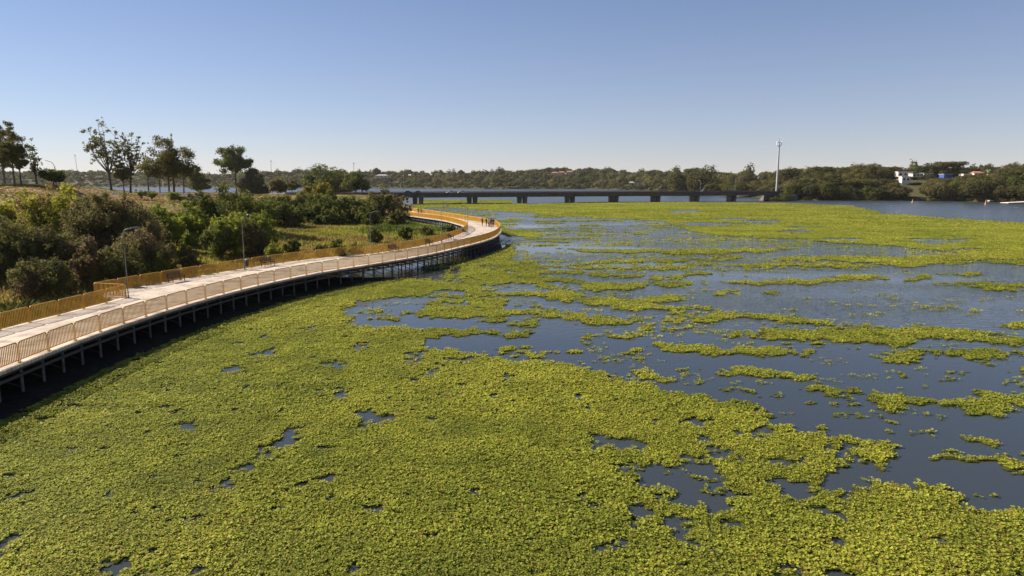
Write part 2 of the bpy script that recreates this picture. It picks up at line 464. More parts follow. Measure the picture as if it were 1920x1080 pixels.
n.links.new(sxy.outputs['Y'], fb.inputs[0])
mu3 = n.nodes.new('ShaderNodeMath'); mu3.operation = 'MULTIPLY'
n.links.new(mu2.outputs[0], mu3.inputs[0]); n.links.new(fb.outputs[0], mu3.inputs[1]); n.links.new(mu3.outputs[0], bp.inputs['Strength'])
M_WATER = m
wb = MB(); wb.add([(-6000, -60, 0), (6000, -60, 0), (6000, 7000, 0), (-6000, 7000, 0)], [(0, 1, 2, 3)])
tag(obj('lake', wb, M_WATER), 'blue grey lake water with patches of wind ripple', kind='structure')

# ------------------------------------------------------------------ floating hyacinth: where it lies
# outlines of the open water and of the drifting mats, as seen on the water surface
Y0, YN = 340, 1080
RAS = np.ones((YN - Y0, 1920), np.float32)
YYr, XXr = np.mgrid[Y0:YN, 0:1920]
def fill(poly, val):
    xs = [p[0] for p in poly]; ys = [p[1] for p in poly]
    x0, x1 = max(0, int(min(xs))), min(1919, int(max(xs)) + 1); y0, y1 = max(Y0, int(min(ys))), min(YN - 1, int(max(ys)) + 1)
    if x1 < x0 or y1 < y0: return
    s = (slice(y0 - Y0, y1 - Y0 + 1), slice(x0, x1 + 1))
    k = inside(XXr[s] + .5, YYr[s] + .5, poly)
    RAS[s][k] = val
# big open water
fill([(600, 330), (2000, 330), (2000, 420), (1915, 418), (1823, 413), (1758, 409), (1709, 404), (1654, 402), (1646, 398), (1613, 391), (1592, 386), (1495, 382), (1420, 380.5), (1250, 379), (1100, 379), (1000, 383), (940, 381), (880, 383), (800, 388), (700, 390)], 0.02)
fill([(790, 374), (960, 374), (960, 380), (880, 383), (800, 388), (770, 386)], 0.62)
WMAIN = [(627, 579), (670, 575), (675, 566), (725, 556), (772, 555), (815, 552), (822, 544), (868, 543), (880, 551), (920, 546), (915, 540), (960, 534), (1010, 533), (1005, 526), (960, 524),
 (1000, 513), (975, 507), (1000, 503), (958, 492), (953, 483), (975, 474), (960, 462), (985, 454), (950, 450), (936, 450), (936, 443), (962, 443), (1000, 446), (1024, 441), (1000, 433), (945, 431), (935, 424), (930, 415), (860, 402), (790, 393), (800, 389), (850, 389), (890, 393), (1006, 400),
 (1016, 404), (1141, 409), (1253, 415), (1280, 425), (1310, 437), (1400, 440), (1420, 446), (1535, 448), (1535, 452), (1571, 456), (1686, 461), (1720, 465), (1779, 472), (1810, 477), (1830, 488), (1930, 496),
 (1930, 953), (1888, 955), (1840, 955), (1819, 966), (1797, 955), (1787, 942), (1806, 934), (1784, 923), (1746, 917), (1715, 911), (1667, 906), (1603, 912), (1600, 927), (1573, 932), (1537, 928), (1553, 920), (1547, 908), (1573, 890), (1580, 873), (1567, 853), (1563, 837), (1567, 823),
 (1533, 817), (1500, 808), (1460, 800), (1477, 823), (1447, 822), (1427, 823), (1390, 817), (1413, 802), (1443, 800), (1443, 793), (1457, 783), (1420, 770), (1413, 757), (1383, 752), (1350, 757), (1330, 745), (1280, 737), (1250, 734), (1225, 724), (1187, 719), (1162, 715), (1147, 702), (1130, 696), (1100, 692), (1070, 690),
 (1075, 680), (1045, 681), (1000, 681), (962, 680), (942, 676), (925, 669), (887, 666), (882, 660), (862, 659), (820, 655), (787, 646), (800, 636), (825, 634), (850, 630), (875, 627), (900, 626), (930, 626), (912, 619), (877, 615), (862, 616), (800, 619), (787, 615), (740, 614), (695, 615), (652, 609), (650, 602), (640, 590)]
fill(WMAIN, 0.02)
# broken cover: (polygon, share covered)
for poly, v in [
    ([(945, 401), (1006, 401), (1141, 410), (1253, 416), (1300, 430), (1420, 442), (1420, 452), (1250, 440), (1100, 438), (1050, 440), (960, 432)], .20),
    ([(960, 432), (1050, 440), (1100, 438), (1200, 442), (1100, 448), (1040, 462), (1050, 480), (1060, 500), (1010, 512), (955, 490), (960, 462), (950, 450)], .20),
    ([(790, 392), (860, 391), (930, 398), (945, 428), (930, 415), (860, 402)], .22),
    ([(1250, 440), (1420, 446), (1560, 455), (1560, 462), (1400, 462), (1250, 450)], .16),
    ([(1060, 452), (1200, 446), (1300, 452), (1420, 462), (1450, 470), (1200, 466), (1060, 464)], .10),
    ([(1050, 478), (1460, 474), (1460, 492), (1300, 520), (1060, 530), (980, 540)], .13),
    ([(880, 530), (1000, 512), (1060, 520), (1100, 560), (1000, 580), (900, 575)], .10),
    ([(1280, 540), (1930, 505), (1930, 600), (1500, 590), (1280, 585)], .035),
    ([(940, 590), (1300, 580), (1300, 690), (1100, 690), (940, 670)], .05),
    ([(880, 470), (953, 460), (953, 540), (880, 545), (840, 525)], .74),
    ([(1090, 790), (1500, 790), (1560, 900), (1820, 960), (1930, 1000), (1930, 1080), (1060, 1080), (1080, 900)], .80)]:
    s = RAS.copy(); fill(poly, v)
    # only thins what was open, or opens what was closed
    if v < .8: RAS[:] = np.where(s > .9, s, RAS)
    else: RAS[:] = np.where(s < .5, s, RAS)
# pools and holes in the cover
for poly in [
    [(688, 526), (720, 515), (790, 506), (850, 503), (845, 515), (835, 520), (862, 528), (845, 529), (800, 522), (755, 523), (720, 528)],
    [(1197, 883), (1233, 870), (1247, 863), (1253, 878), (1310, 878), (1323, 883), (1337, 875), (1353, 890), (1350, 900), (1367, 917), (1370, 940), (1350, 953), (1310, 950), (1303, 942), (1267, 943), (1240, 923), (1213, 910)],
    [(1115, 813), (1133, 820), (1163, 822), (1197, 827), (1210, 838), (1183, 850), (1173, 847), (1133, 832)],
    [(1467, 905), (1493, 910), (1520, 920), (1517, 933), (1480, 928)],
    [(1183, 947), (1195, 944), (1207, 960), (1197, 983), (1180, 977)], [(1230, 987), (1253, 973), (1283, 970), (1290, 983), (1267, 995)],
    [(1270, 1013), (1287, 993), (1310, 1027), (1303, 1033)], [(1092, 937), (1110, 933), (1117, 942), (1100, 944)], [(1128, 1023), (1143, 1017), (1160, 1020), (1133, 1030)],
    [(1340, 850), (1375, 845), (1380, 858), (1350, 860)], [(1160, 868), (1178, 872), (1184, 884), (1170, 880)],
    [(464, 866), (475, 858), (489, 851), (490, 858), (472, 870)], [(436, 878), (463, 876), (465, 885), (440, 886)], [(402, 912), (420, 905), (440, 904), (436, 914), (447, 921), (430, 922), (415, 915)], [(470, 907), (482, 899), (479, 914)], [(338, 977), (370, 973), (373, 979), (345, 984)],
    [(672, 650), (686, 644), (692, 650), (680, 656)], [(750, 660), (800, 655), (810, 662), (770, 667)], [(756, 673), (780, 669), (780, 676), (760, 678)], [(830, 675), (890, 670), (905, 674), (850, 678)], [(612, 683), (635, 686), (634, 692), (614, 690)], [(603, 736), (625, 729), (623, 738)], [(610, 746), (642, 741), (632, 754)],
    [(800, 698), (835, 692), (832, 698), (805, 702)], [(936, 707), (956, 705), (954, 712), (940, 712)], [(660, 780), (690, 777), (718, 785), (700, 794)], [(493, 832), (530, 825), (538, 807), (552, 811), (532, 837)], [(420, 691), (440, 686), (449, 692), (430, 698)], [(485, 661), (505, 656), (512, 664), (490, 669)], [(323, 801), (350, 794), (354, 806), (330, 809)],
    [(1060, 740), (1085, 738), (1090, 745), (1070, 746)], [(1095, 760), (1112, 757), (1113, 767), (1100, 766)], [(205, 1062), (235, 1060), (240, 1078), (212, 1078)], [(20, 932), (40, 930), (42, 940), (24, 942)], [(650, 760), (662, 756), (664, 763)], [(420, 770), (445, 768), (440, 775)],
    [(1220, 790), (1238, 788), (1236, 797), (1224, 797)], [(1280, 795), (1300, 792), (1330, 790), (1325, 797), (1290, 800)], [(1290, 860), (1325, 858), (1322, 864), (1295, 866)], [(1450, 868), (1500, 862), (1505, 868), (1470, 876)], [(1555, 945), (1570, 947), (1572, 957), (1560, 955)], [(870, 916), (880, 920), (884, 932), (874, 928)], [(900, 938), (910, 936), (908, 948)],
    [(1705, 449), (1760, 449), (1825, 448), (1815, 453), (1785, 455), (1765, 459), (1735, 459), (1712, 455)], [(1779, 469), (1800, 465), (1840, 465), (1848, 471), (1800, 471)], [(1873, 485), (1930, 482), (1930, 487), (1880, 488)], [(1448, 435), (1470, 432), (1500, 430), (1530, 432), (1525, 435), (1480, 437)], [(1473, 425), (1545, 425), (1548, 427), (1480, 428)],
    [(1400, 414), (1450, 413), (1452, 416), (1400, 417)], [(1400, 419), (1450, 418), (1450, 420), (1400, 421)], [(1540, 447), (1615, 446), (1615, 450), (1545, 451)], [(1635, 454), (1657, 453), (1655, 457)], [(1263, 395), (1305, 394), (1305, 397), (1265, 398)], [(1340, 409), (1400, 409), (1400, 413), (1345, 412)], [(1274, 419), (1300, 417), (1345, 418), (1395, 420), (1340, 423), (1300, 424), (1285, 421)]]:
    cx_ = sum(p[0] for p in poly) / len(poly); cy_ = sum(p[1] for p in poly) / len(poly); g_ = 1.45 if max(p[0] for p in poly) - min(p[0] for p in poly) < 60 else 1.1
    fill([(cx_ + (p[0] - cx_) * g_, cy_ + (p[1] - cy_) * (g_ + .1)) for p in poly], 0.0)
for poly in [[(905, 535), (960, 531), (1019, 533), (1019, 545), (960, 547), (915, 542)], [(1003, 503), (1092, 503), (1092, 510), (1080, 513), (1010, 517), (998, 512)], [(964, 473), (1036, 478), (1036, 487), (985, 491), (970, 486)],
             [(940, 444), (980, 442), (990, 452), (962, 460), (945, 456)], [(966, 459), (995, 462), (985, 471), (962, 470)], [(985, 560), (1030, 566), (1085, 562), (1090, 575), (1000, 578), (945, 572)], [(905, 500), (918, 497), (930, 502), (915, 506)], [(940, 508), (975, 509), (960, 516)], [(870, 520), (890, 517), (895, 522), (878, 525)]]:
    fill(poly, .03)
# drifting mats and streaks
MATS = [
    [(1464, 487), (1480, 483), (1555, 481), (1680, 481), (1771, 478), (1815, 475), (1930, 470), (1930, 497), (1865, 494), (1815, 491), (1790, 495), (1740, 497), (1715, 501), (1665, 499), (1602, 492), (1550, 488), (1490, 489)],
    [(1055, 465), (1140, 468), (1250, 468), (1420, 467), (1470, 464), (1500, 466), (1420, 473), (1330, 477), (1290, 478), (1240, 474), (1150, 474), (1080, 471)],
    [(1060, 494), (1110, 493), (1140, 489), (1190, 487), (1195, 491), (1140, 494), (1100, 496), (1062, 497)],
    [(1045, 500), (1100, 500), (1208, 502), (1250, 500), (1290, 496), (1330, 493), (1345, 495), (1300, 500), (1250, 506), (1215, 506), (1140, 504), (1050, 503)],
    [(1340, 495), (1375, 497), (1440, 496), (1480, 494), (1530, 495), (1610, 496), (1620, 500), (1580, 504), (1540, 500), (1480, 499), (1440, 503), (1400, 501)],
    [(1230, 487), (1290, 486), (1290, 490), (1240, 492)], [(1300, 486), (1400, 481), (1405, 485), (1360, 489), (1310, 489)], [(985, 496), (1035, 498), (1020, 503), (985, 502)], [(985, 505), (1040, 508), (1070, 507), (1097, 511), (1080, 513), (1040, 512), (985, 511)],
    [(1103, 514), (1125, 510), (1150, 515), (1200, 516), (1180, 520), (1145, 519)], [(1217, 519), (1240, 518), (1242, 524), (1225, 527)], [(1245, 517), (1275, 516), (1290, 513), (1330, 512), (1325, 516), (1285, 519), (1265, 522)],
    [(945, 517), (1010, 518), (1050, 521), (1100, 526), (1080, 530), (1050, 528), (1020, 527), (950, 525)], [(990, 531), (1030, 533), (1050, 539), (1040, 541), (1000, 537)], [(1085, 532), (1130, 529), (1150, 533), (1205, 529), (1210, 535), (1170, 543), (1140, 543), (1090, 541)], [(1220, 532), (1270, 529), (1310, 530), (1310, 534), (1270, 538), (1230, 535)],
    [(1358, 527), (1400, 529), (1440, 527), (1480, 526), (1540, 524), (1580, 519), (1620, 517), (1645, 520), (1620, 525), (1570, 530), (1500, 533), (1450, 534), (1410, 534), (1370, 530)],
    [(1675, 526), (1700, 522), (1740, 516), (1765, 517), (1740, 523), (1690, 527)], [(1785, 514), (1830, 512), (1838, 516), (1800, 518)], [(1775, 533), (1800, 530), (1850, 531), (1930, 533), (1930, 545), (1840, 545), (1800, 540)],
    [(870, 553), (900, 549), (960, 550), (1020, 547), (1060, 544), (1085, 552), (1075, 558), (1050, 565), (1020, 562), (1025, 557), (960, 556), (900, 557)],
    [(1080, 560), (1140, 557), (1180, 562), (1240, 556), (1270, 552), (1275, 556), (1310, 561), (1250, 563), (1240, 568), (1200, 567), (1240, 574), (1290, 577), (1335, 577), (1330, 581), (1270, 581), (1220, 579), (1200, 583), (1172, 582), (1150, 574), (1110, 570)],
    [(1340, 553), (1365, 548), (1372, 551), (1345, 557)], [(1368, 545), (1395, 545), (1395, 548), (1372, 548)], [(1430, 548), (1450, 547), (1478, 550), (1450, 554)],
    [(752, 586), (800, 580), (830, 573), (890, 572), (930, 567), (943, 572), (925, 580), (970, 585), (960, 590), (907, 596), (850, 597), (790, 595), (770, 590)], [(930, 583), (975, 582), (1035, 580), (1042, 584), (1010, 590), (980, 592)],
    [(1010, 592), (1050, 587), (1080, 585), (1100, 593), (1145, 592), (1160, 600), (1215, 594), (1220, 597), (1180, 603), (1145, 610), (1110, 609), (1080, 605), (1075, 598), (1040, 596)],
    [(1300, 604), (1330, 592), (1345, 582), (1370, 586), (1405, 590), (1430, 587), (1440, 592), (1480, 597), (1475, 602), (1440, 598), (1400, 596), (1370, 598), (1340, 603), (1320, 608)], [(1270, 614), (1320, 614), (1322, 618), (1280, 619)], [(1190, 613), (1215, 612), (1220, 618), (1200, 619)], [(1240, 613), (1270, 617), (1262, 620), (1245, 617)],
    [(1250, 586), (1285, 585), (1285, 589), (1260, 589)], [(1245, 600), (1280, 593), (1290, 595), (1270, 603), (1255, 604)],
    [(1075, 635), (1100, 627), (1138, 627), (1135, 632), (1100, 637), (1085, 639)], [(1152, 633), (1180, 625), (1198, 628), (1180, 634), (1165, 636)], [(1373, 630), (1390, 622), (1410, 626), (1408, 631), (1385, 636)],
    [(1417, 634), (1425, 622), (1450, 616), (1500, 620), (1560, 618), (1550, 613), (1500, 610), (1470, 603), (1430, 596), (1440, 592), (1477, 593), (1515, 601), (1560, 606), (1615, 609), (1640, 614), (1690, 617), (1715, 612), (1765, 616), (1815, 620), (1865, 624), (1930, 631), (1930, 645), (1902, 649), (1865, 644), (1815, 642), (1777, 636), (1727, 636), (1722, 640), (1682, 650), (1640, 644), (1577, 644), (1535, 637), (1502, 640), (1495, 631), (1472, 641), (1440, 640)],
    [(1220, 645), (1250, 644), (1270, 645), (1300, 651), (1340, 651), (1375, 659), (1400, 653), (1440, 651), (1480, 651), (1520, 643), (1552, 645), (1550, 653), (1520, 659), (1495, 659), (1500, 667), (1470, 671), (1440, 671), (1400, 664), (1360, 667), (1310, 664), (1270, 660), (1250, 655), (1225, 650)],
    [(1617, 672), (1640, 670), (1635, 657), (1660, 662), (1690, 655), (1710, 654), (1750, 659), (1755, 665), (1745, 672), (1725, 680), (1680, 679), (1640, 676)], [(1760, 661), (1790, 656), (1820, 660), (1860, 657), (1890, 661), (1860, 667), (1855, 674), (1820, 680), (1790, 671)], [(1835, 681), (1852, 681), (1850, 687), (1838, 686)], [(1893, 660), (1908, 660), (1908, 667), (1890, 666)],
    [(1905, 692), (1930, 690), (1930, 702), (1910, 700)], [(1880, 618), (1895, 608), (1930, 603), (1930, 613), (1900, 620)], [(1353, 700), (1385, 690), (1405, 693), (1440, 697), (1485, 697), (1480, 703), (1530, 706), (1525, 711), (1500, 714), (1475, 709), (1430, 709), (1400, 706), (1370, 704)],
    [(1160, 662), (1172, 655), (1197, 657), (1190, 662), (1165, 667)], [(1181, 672), (1199, 672), (1197, 678), (1185, 678)], [(1180, 693), (1205, 691), (1212, 697), (1195, 700), (1165, 697)], [(1177, 706), (1200, 700), (1215, 705), (1240, 704), (1262, 712), (1245, 716), (1215, 711), (1190, 711)], [(1275, 692), (1302, 693), (1300, 698), (1280, 698)], [(1370, 730), (1398, 730), (1395, 735), (1372, 734)],
    [(1118, 674), (1145, 674), (1148, 678), (1120, 678)], [(1112, 652), (1135, 648), (1130, 655), (1115, 656)], [(1046, 660), (1075, 656), (1083, 661), (1060, 663)], [(1007, 658), (1030, 658), (1030, 661), (1008, 661)], [(1102, 642), (1122, 642), (1120, 646), (1104, 646)],
    [(933, 656), (945, 649), (970, 650), (976, 656), (960, 659)], [(923, 661), (955, 663), (963, 666), (945, 667)], [(973, 664), (985, 661), (995, 668), (995, 672), (975, 671)], [(943, 630), (965, 624), (990, 624), (990, 628), (960, 634)], [(910, 601), (925, 595), (943, 598), (943, 603), (915, 604)], [(945, 610), (975, 608), (980, 600), (996, 600), (985, 613), (970, 616)],
    [(697, 597), (720, 594), (730, 598), (738, 593), (752, 597), (735, 602)], [(648, 594), (675, 593), (675, 598), (650, 599)], [(685, 584), (700, 583), (700, 587)], [(817, 553), (840, 552), (862, 555), (850, 559), (822, 558)], [(812, 567), (830, 563), (865, 561), (862, 565), (820, 572)], [(872, 558), (910, 556), (925, 562), (905, 571), (880, 567)], [(910, 560), (950, 560), (955, 564), (925, 567)], [(973, 573), (997, 573), (990, 578)],
    [(1504, 728), (1530, 722), (1560, 728), (1600, 734), (1600, 738), (1580, 741), (1570, 742), (1588, 747), (1575, 750), (1545, 737), (1520, 734)],
    [(1609, 737), (1650, 735), (1690, 740), (1688, 748), (1720, 747), (1760, 752), (1790, 755), (1830, 750), (1825, 742), (1845, 733), (1880, 741), (1930, 742), (1930, 763), (1890, 762), (1885, 780), (1860, 780), (1825, 785), (1795, 772), (1780, 761), (1730, 759), (1700, 758), (1685, 765), (1650, 769), (1620, 762), (1630, 755), (1610, 750)],
    [(1795, 823), (1830, 821), (1860, 831), (1840, 835), (1810, 832)], [(1727, 860), (1750, 855), (1750, 842), (1765, 836), (1790, 845), (1795, 838), (1820, 848), (1870, 849), (1890, 852), (1930, 840), (1930, 880), (1900, 885), (1872, 876), (1860, 864), (1820, 862), (1800, 860), (1760, 859), (1745, 866)],
    [(1698, 808), (1730, 806), (1750, 811), (1750, 818), (1715, 816)], [(1723, 797), (1740, 797), (1742, 802), (1728, 803)], [(1604, 802), (1630, 800), (1637, 805), (1630, 811), (1615, 809)], [(1577, 776), (1595, 780), (1585, 784)], [(1640, 786), (1660, 789), (1677, 792), (1672, 797), (1650, 795)], [(1622, 778), (1632, 778), (1630, 783)], [(1575, 760), (1597, 761), (1593, 767), (1575, 766)],
    [(1592, 897), (1610, 894), (1625, 902), (1617, 905)], [(1617, 899), (1640, 897), (1645, 905), (1640, 912), (1622, 910)], [(1680, 847), (1697, 847), (1697, 852), (1683, 852)], [(1749, 785), (1762, 786), (1760, 790)], [(1842, 931), (1855, 932), (1850, 938)], [(1540, 807), (1560, 806), (1562, 812), (1545, 813)], [(1460, 744), (1475, 743), (1473, 748)], [(1500, 757), (1520, 756), (1518, 761)],
    [(1570, 826), (1600, 826), (1633, 826), (1671, 832), (1645, 841), (1655, 854), (1640, 856), (1655, 874), (1617, 871), (1590, 857), (1586, 850), (1600, 850), (1576, 838)], [(1295, 900), (1310, 893), (1330, 903), (1325, 907)], [(1330, 930), (1345, 918), (1357, 925)], [(1245, 885), (1252, 883), (1253, 891)], [(1432, 820), (1440, 816), (1457, 818), (1455, 825)], [(1670, 700), (1690, 699), (1692, 705), (1675, 706)], [(1775, 700), (1790, 699), (1788, 703)], [(1760, 713), (1780, 711), (1775, 716)], [(1885, 718), (1905, 714), (1903, 719), (1890, 723)], [(1595, 653), (1615, 654), (1605, 659)]]
for poly in MATS: fill(poly, .84)
from_base = RAS

WALKP = np.array([(p.x, p.y) for p in OUT] + [(p.x, p.y) for p in reversed(INNER)])
def cover(X, Y, dead_or_shade=False):
    dd = np.hypot(X, Y)
    A = np.clip(dd / 45.0, .55, 2.6)
    wx = X + A * (fbm(X * 1.1 / A, Y * 1.1 / A, 3, 11) - .5) * 2.2
    wy = Y + A * (fbm(X * 1.1 / A, Y * 1.1 / A, 3, 47) - .5) * 1.5
    wx = wx + (fbm(X * 2.6, Y * 2.6, 2, 12) - .5) * (.5 + A); wy = wy + (fbm(X * 2.2, Y * 2.2, 2, 48) - .5) * (.5 + A)
    px, py = proj(wx, wy, 0.0)
    ii = np.clip(np.floor(py).astype(int) - Y0, 0, YN - Y0 - 1); jj = np.clip(np.floor(px).astype(int), 0, 1919)
    v = RAS[ii, jj]
    nz = fbm(X * .16, Y * .42, 4, 77); nz = np.clip((nz - .5) / .52 + .5, 0, 1)
    nf = fbm(X * 2.1, Y * 2.1, 2, 91); nf = np.clip((nf - .5) / .66 + .5, 0, 1)
    nz = np.where(v < .9, np.clip((fbm(X * .11, Y * .30, 4, 77) - .5) / .42 + .5, 0, 1), nz); u = np.where(v < .2, .25 * nz + .75 * nf, .75 * nz + .25 * nf)
    ok = (v > u + 1e-6)
    hole = (fbm(X * 1.15, Y * 1.15, 2, 133) > .83 - .05 * fbm(X * .07, Y * .07, 2, 135)) & (dd < 90)
    ok &= ~hole
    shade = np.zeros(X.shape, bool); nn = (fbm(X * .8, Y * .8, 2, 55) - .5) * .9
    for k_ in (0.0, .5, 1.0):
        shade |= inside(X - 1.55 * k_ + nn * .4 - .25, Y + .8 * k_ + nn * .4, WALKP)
    if dead_or_shade: return shade & (Y < 76) & (terr(X, Y) < .05)  # area of the deck's shade, for the dark sheet
    return ok & ~shade & (terr(X, Y) < 0.02)


rng = np.random.default_rng(5)
def leaf_set(bands):
    VV = []; FF = []; CC = []; off = 0
    for (y0, y1, sp, nl, ls, tall, flat) in bands:
        ys = np.arange(y0, y1, sp)
        P = []
        for y in ys:
            hw = .78 * y + 6
            xs = np.arange(-hw, hw, sp)
            P.append(np.stack([xs, np.full(len(xs), y)], 1))
        P = np.concatenate(P); P += rng.uniform(-.5, .5, P.shape) * sp
        P = P[cover(P[:, 0], P[:, 1])]
        if y0 >= 30 and y0 < 100:                                 # loose plants drifting on the open water
            ny = int((y1 - y0) * .72 * (y0 + y1) * .10); yy = rng.uniform(y0, y1, ny); xx = rng.uniform(-.35, .8, ny) * yy
            kk = fbm(xx * .05, yy * .1, 2, 515) > (.36 if y0 > 40 else .46); xx = xx[kk]; yy = yy[kk]
            m_ = 1 + rng.geometric(.32, len(xx)); xx = np.repeat(xx, m_); yy = np.repeat(yy, m_); g_ = sp * (1.0 + .25 * np.repeat(m_, m_))
            Q = np.stack([xx + rng.normal(0, 1.0, len(xx)) * g_, yy + rng.normal(0, .5, len(xx)) * g_], 1)
            Q = Q[(terr(Q[:, 0], Q[:, 1]) < -.3) & ~inside(Q[:, 0], Q[:, 1], WALKP)]; P = np.concatenate([P, Q])
        n = len(P)
        th0 = rng.uniform(0, 2 * PI, n); sz = ls * (.62 + .75 * fbm(P[:, 0] * .35, P[:, 1] * .35, 3, 222)) * rng.uniform(.65, 1.35, n)
        hh = tall * (.3 + 1.1 * fbm(P[:, 0] * 1.3, P[:, 1] * 1.3, 2, 201)) * rng.uniform(.6, 1.3, n)
        big = fbm(P[:, 0] * .08, P[:, 1] * .12, 3, 303); mid = fbm(P[:, 0] * .9, P[:, 1] * .9, 2, 313)
        for k in range(nl):
            th = th0 + 2 * PI * k / nl + rng.normal(0, .25, n)
            tilt = rng.uniform(-.15, .9, n) * flat                      # upward cupping of the leaf
            rad = np.stack([np.cos(th), np.sin(th), np.zeros(n)], 1)
            t = rad * np.cos(tilt)[:, None]; t[:, 2] = np.sin(tilt)
            s = np.stack([-np.sin(th), np.cos(th), rng.normal(0, .25, n)], 1)
            L = sz * rng.uniform(.75, 1.2, n); W = L * rng.uniform(.38, .5, n)
            base = np.stack([P[:, 0], P[:, 1], hh * .4], 1) + rad * (sz * .25)[:, None]
            z0 = hh * .6
            base[:, 2] = z0 + rng.uniform(0, .04, n)
            mid_ = base + t * (L * .55)[:, None]
            tip = base + t * L[:, None] + np.array([0, 0, -1]) * (L * .12)[:, None]
            upn = np.array([0, 0, .18]) * L[:, None]
            v = np.stack([base, mid_ - s * W[:, None] + upn, tip, mid_ + s * W[:, None] + upn], 1)
            VV.append(v.reshape(-1, 3))
            idx = np.arange(n * 4).reshape(n, 4) + off; FF.append(idx); off += n * 4
            r = rng.uniform(0, 1, n)
            f = np.clip(.5 + 1.1 * (big - .5) + .8 * (mid - .5) + .5 * (r - .5), 0, 1)[:, None]
            dark = np.array([.175, .205, .028]); lite = np.array([.415, .425, .056])
            c = dark * (1 - f) + lite * f
            dead_or_shade = rng.uniform(0, 1, n) < np.where(big > .56, .07, .028)
            c[dead_or_shade] = np.array([.36, .22, .06]) * rng.uniform(.6, 1.1, (dead_or_shade.sum(), 1))
            c = c * (.86 if y0 > 100 else (.93 if y0 > 40 else 1.0))
            CC.append(np.repeat(c, 4, axis=0))
    return np.concatenate(VV), np.concatenate(FF), np.concatenate(CC)
V, Fq, C = leaf_set([(14.5, 30, .122, 6, .082, .10, .78), (30, 46, .165, 6, .110, .09, .65), (46, 82, .26, 5, .17, .08, .5), (82, 170, .45, 4, .28, .06, .35), (170, 420, .95, 4, .52, .07, .22)])
ho = tag(obj('water_hyacinth', np_mesh('water_hyacinth', V, Fq, C), M_HYA), 'yellow green floating water plants in mats and streaks on the lake', kind='stuff')
# raft under the leaves; near colours darkened to stand for shade in leaf gaps
VV = []; FF = []; CC = []; off = 0
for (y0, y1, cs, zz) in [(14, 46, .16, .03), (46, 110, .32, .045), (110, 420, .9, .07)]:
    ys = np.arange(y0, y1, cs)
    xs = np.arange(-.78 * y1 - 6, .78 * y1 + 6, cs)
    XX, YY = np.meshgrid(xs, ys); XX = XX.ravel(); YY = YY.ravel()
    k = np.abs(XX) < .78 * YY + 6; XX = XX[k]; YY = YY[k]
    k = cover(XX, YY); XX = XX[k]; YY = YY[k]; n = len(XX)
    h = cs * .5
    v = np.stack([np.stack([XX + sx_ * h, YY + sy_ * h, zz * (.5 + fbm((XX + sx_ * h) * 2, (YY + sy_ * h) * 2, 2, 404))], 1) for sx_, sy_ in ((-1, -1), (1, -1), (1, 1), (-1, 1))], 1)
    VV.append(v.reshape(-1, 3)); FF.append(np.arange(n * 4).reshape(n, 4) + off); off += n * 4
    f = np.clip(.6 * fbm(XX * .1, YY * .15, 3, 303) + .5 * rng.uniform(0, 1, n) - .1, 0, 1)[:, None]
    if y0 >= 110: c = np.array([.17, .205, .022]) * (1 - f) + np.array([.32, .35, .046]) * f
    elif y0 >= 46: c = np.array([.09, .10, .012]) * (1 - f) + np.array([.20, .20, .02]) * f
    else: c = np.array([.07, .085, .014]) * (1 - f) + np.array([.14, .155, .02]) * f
    CC.append(np.repeat(c, 4, axis=0))
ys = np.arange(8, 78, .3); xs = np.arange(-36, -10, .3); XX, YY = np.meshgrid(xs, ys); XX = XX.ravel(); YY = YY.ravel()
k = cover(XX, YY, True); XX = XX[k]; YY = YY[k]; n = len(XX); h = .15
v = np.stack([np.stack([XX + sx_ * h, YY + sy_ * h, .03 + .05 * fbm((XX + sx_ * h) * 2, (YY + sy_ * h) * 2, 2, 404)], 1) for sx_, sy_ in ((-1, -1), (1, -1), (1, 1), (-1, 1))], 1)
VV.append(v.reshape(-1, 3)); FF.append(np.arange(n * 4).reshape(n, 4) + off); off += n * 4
CC.append(np.repeat(np.array([[.030, .028, .018]]) * rng.uniform(.6, 1.3, (n, 1)), 4, axis=0))  # near-black sheet: the boardwalk's shade painted into the raft colour
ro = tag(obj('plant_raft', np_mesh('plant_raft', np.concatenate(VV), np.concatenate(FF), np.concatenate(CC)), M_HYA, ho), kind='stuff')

# ------------------------------------------------------------------ boardwalk
def nrm2(v): return Vector((-v.y, v.x, 0)).normalized()
def ray_hit(p, dv, L):
    best = None
    for a, b in zip(L, L[1:]):
        e = b - a; den = dv.x * e.y - dv.y * e.x
        if abs(den) < 1e-9: continue
        t = ((a.x - p.x) * e.y - (a.y - p.y) * e.x) / den
        u = ((a.x - p.x) * dv.y - (a.y - p.y) * dv.x) / den
        if t > .5 and -0.001 <= u <= 1.001 and (best is None or t < best): best = t
    return best
walk = thing('boardwalk', 'long curved boardwalk on many thin piles over the plant covered lake', 'boardwalk')
inn = []
last = 6.5
for i, p in enumerate(OUT):
    tv = (OUT[min(i + 1, len(OUT) - 1)] - OUT[max(i - 1, 0)]).normalized()
    nv = nrm2(tv)
    h = ray_hit(p, nv, INNER)
    if h is None or h > 14: h = last
    last = h; inn.append(p + nv * h)
inn = smooth_line(inn, 2)
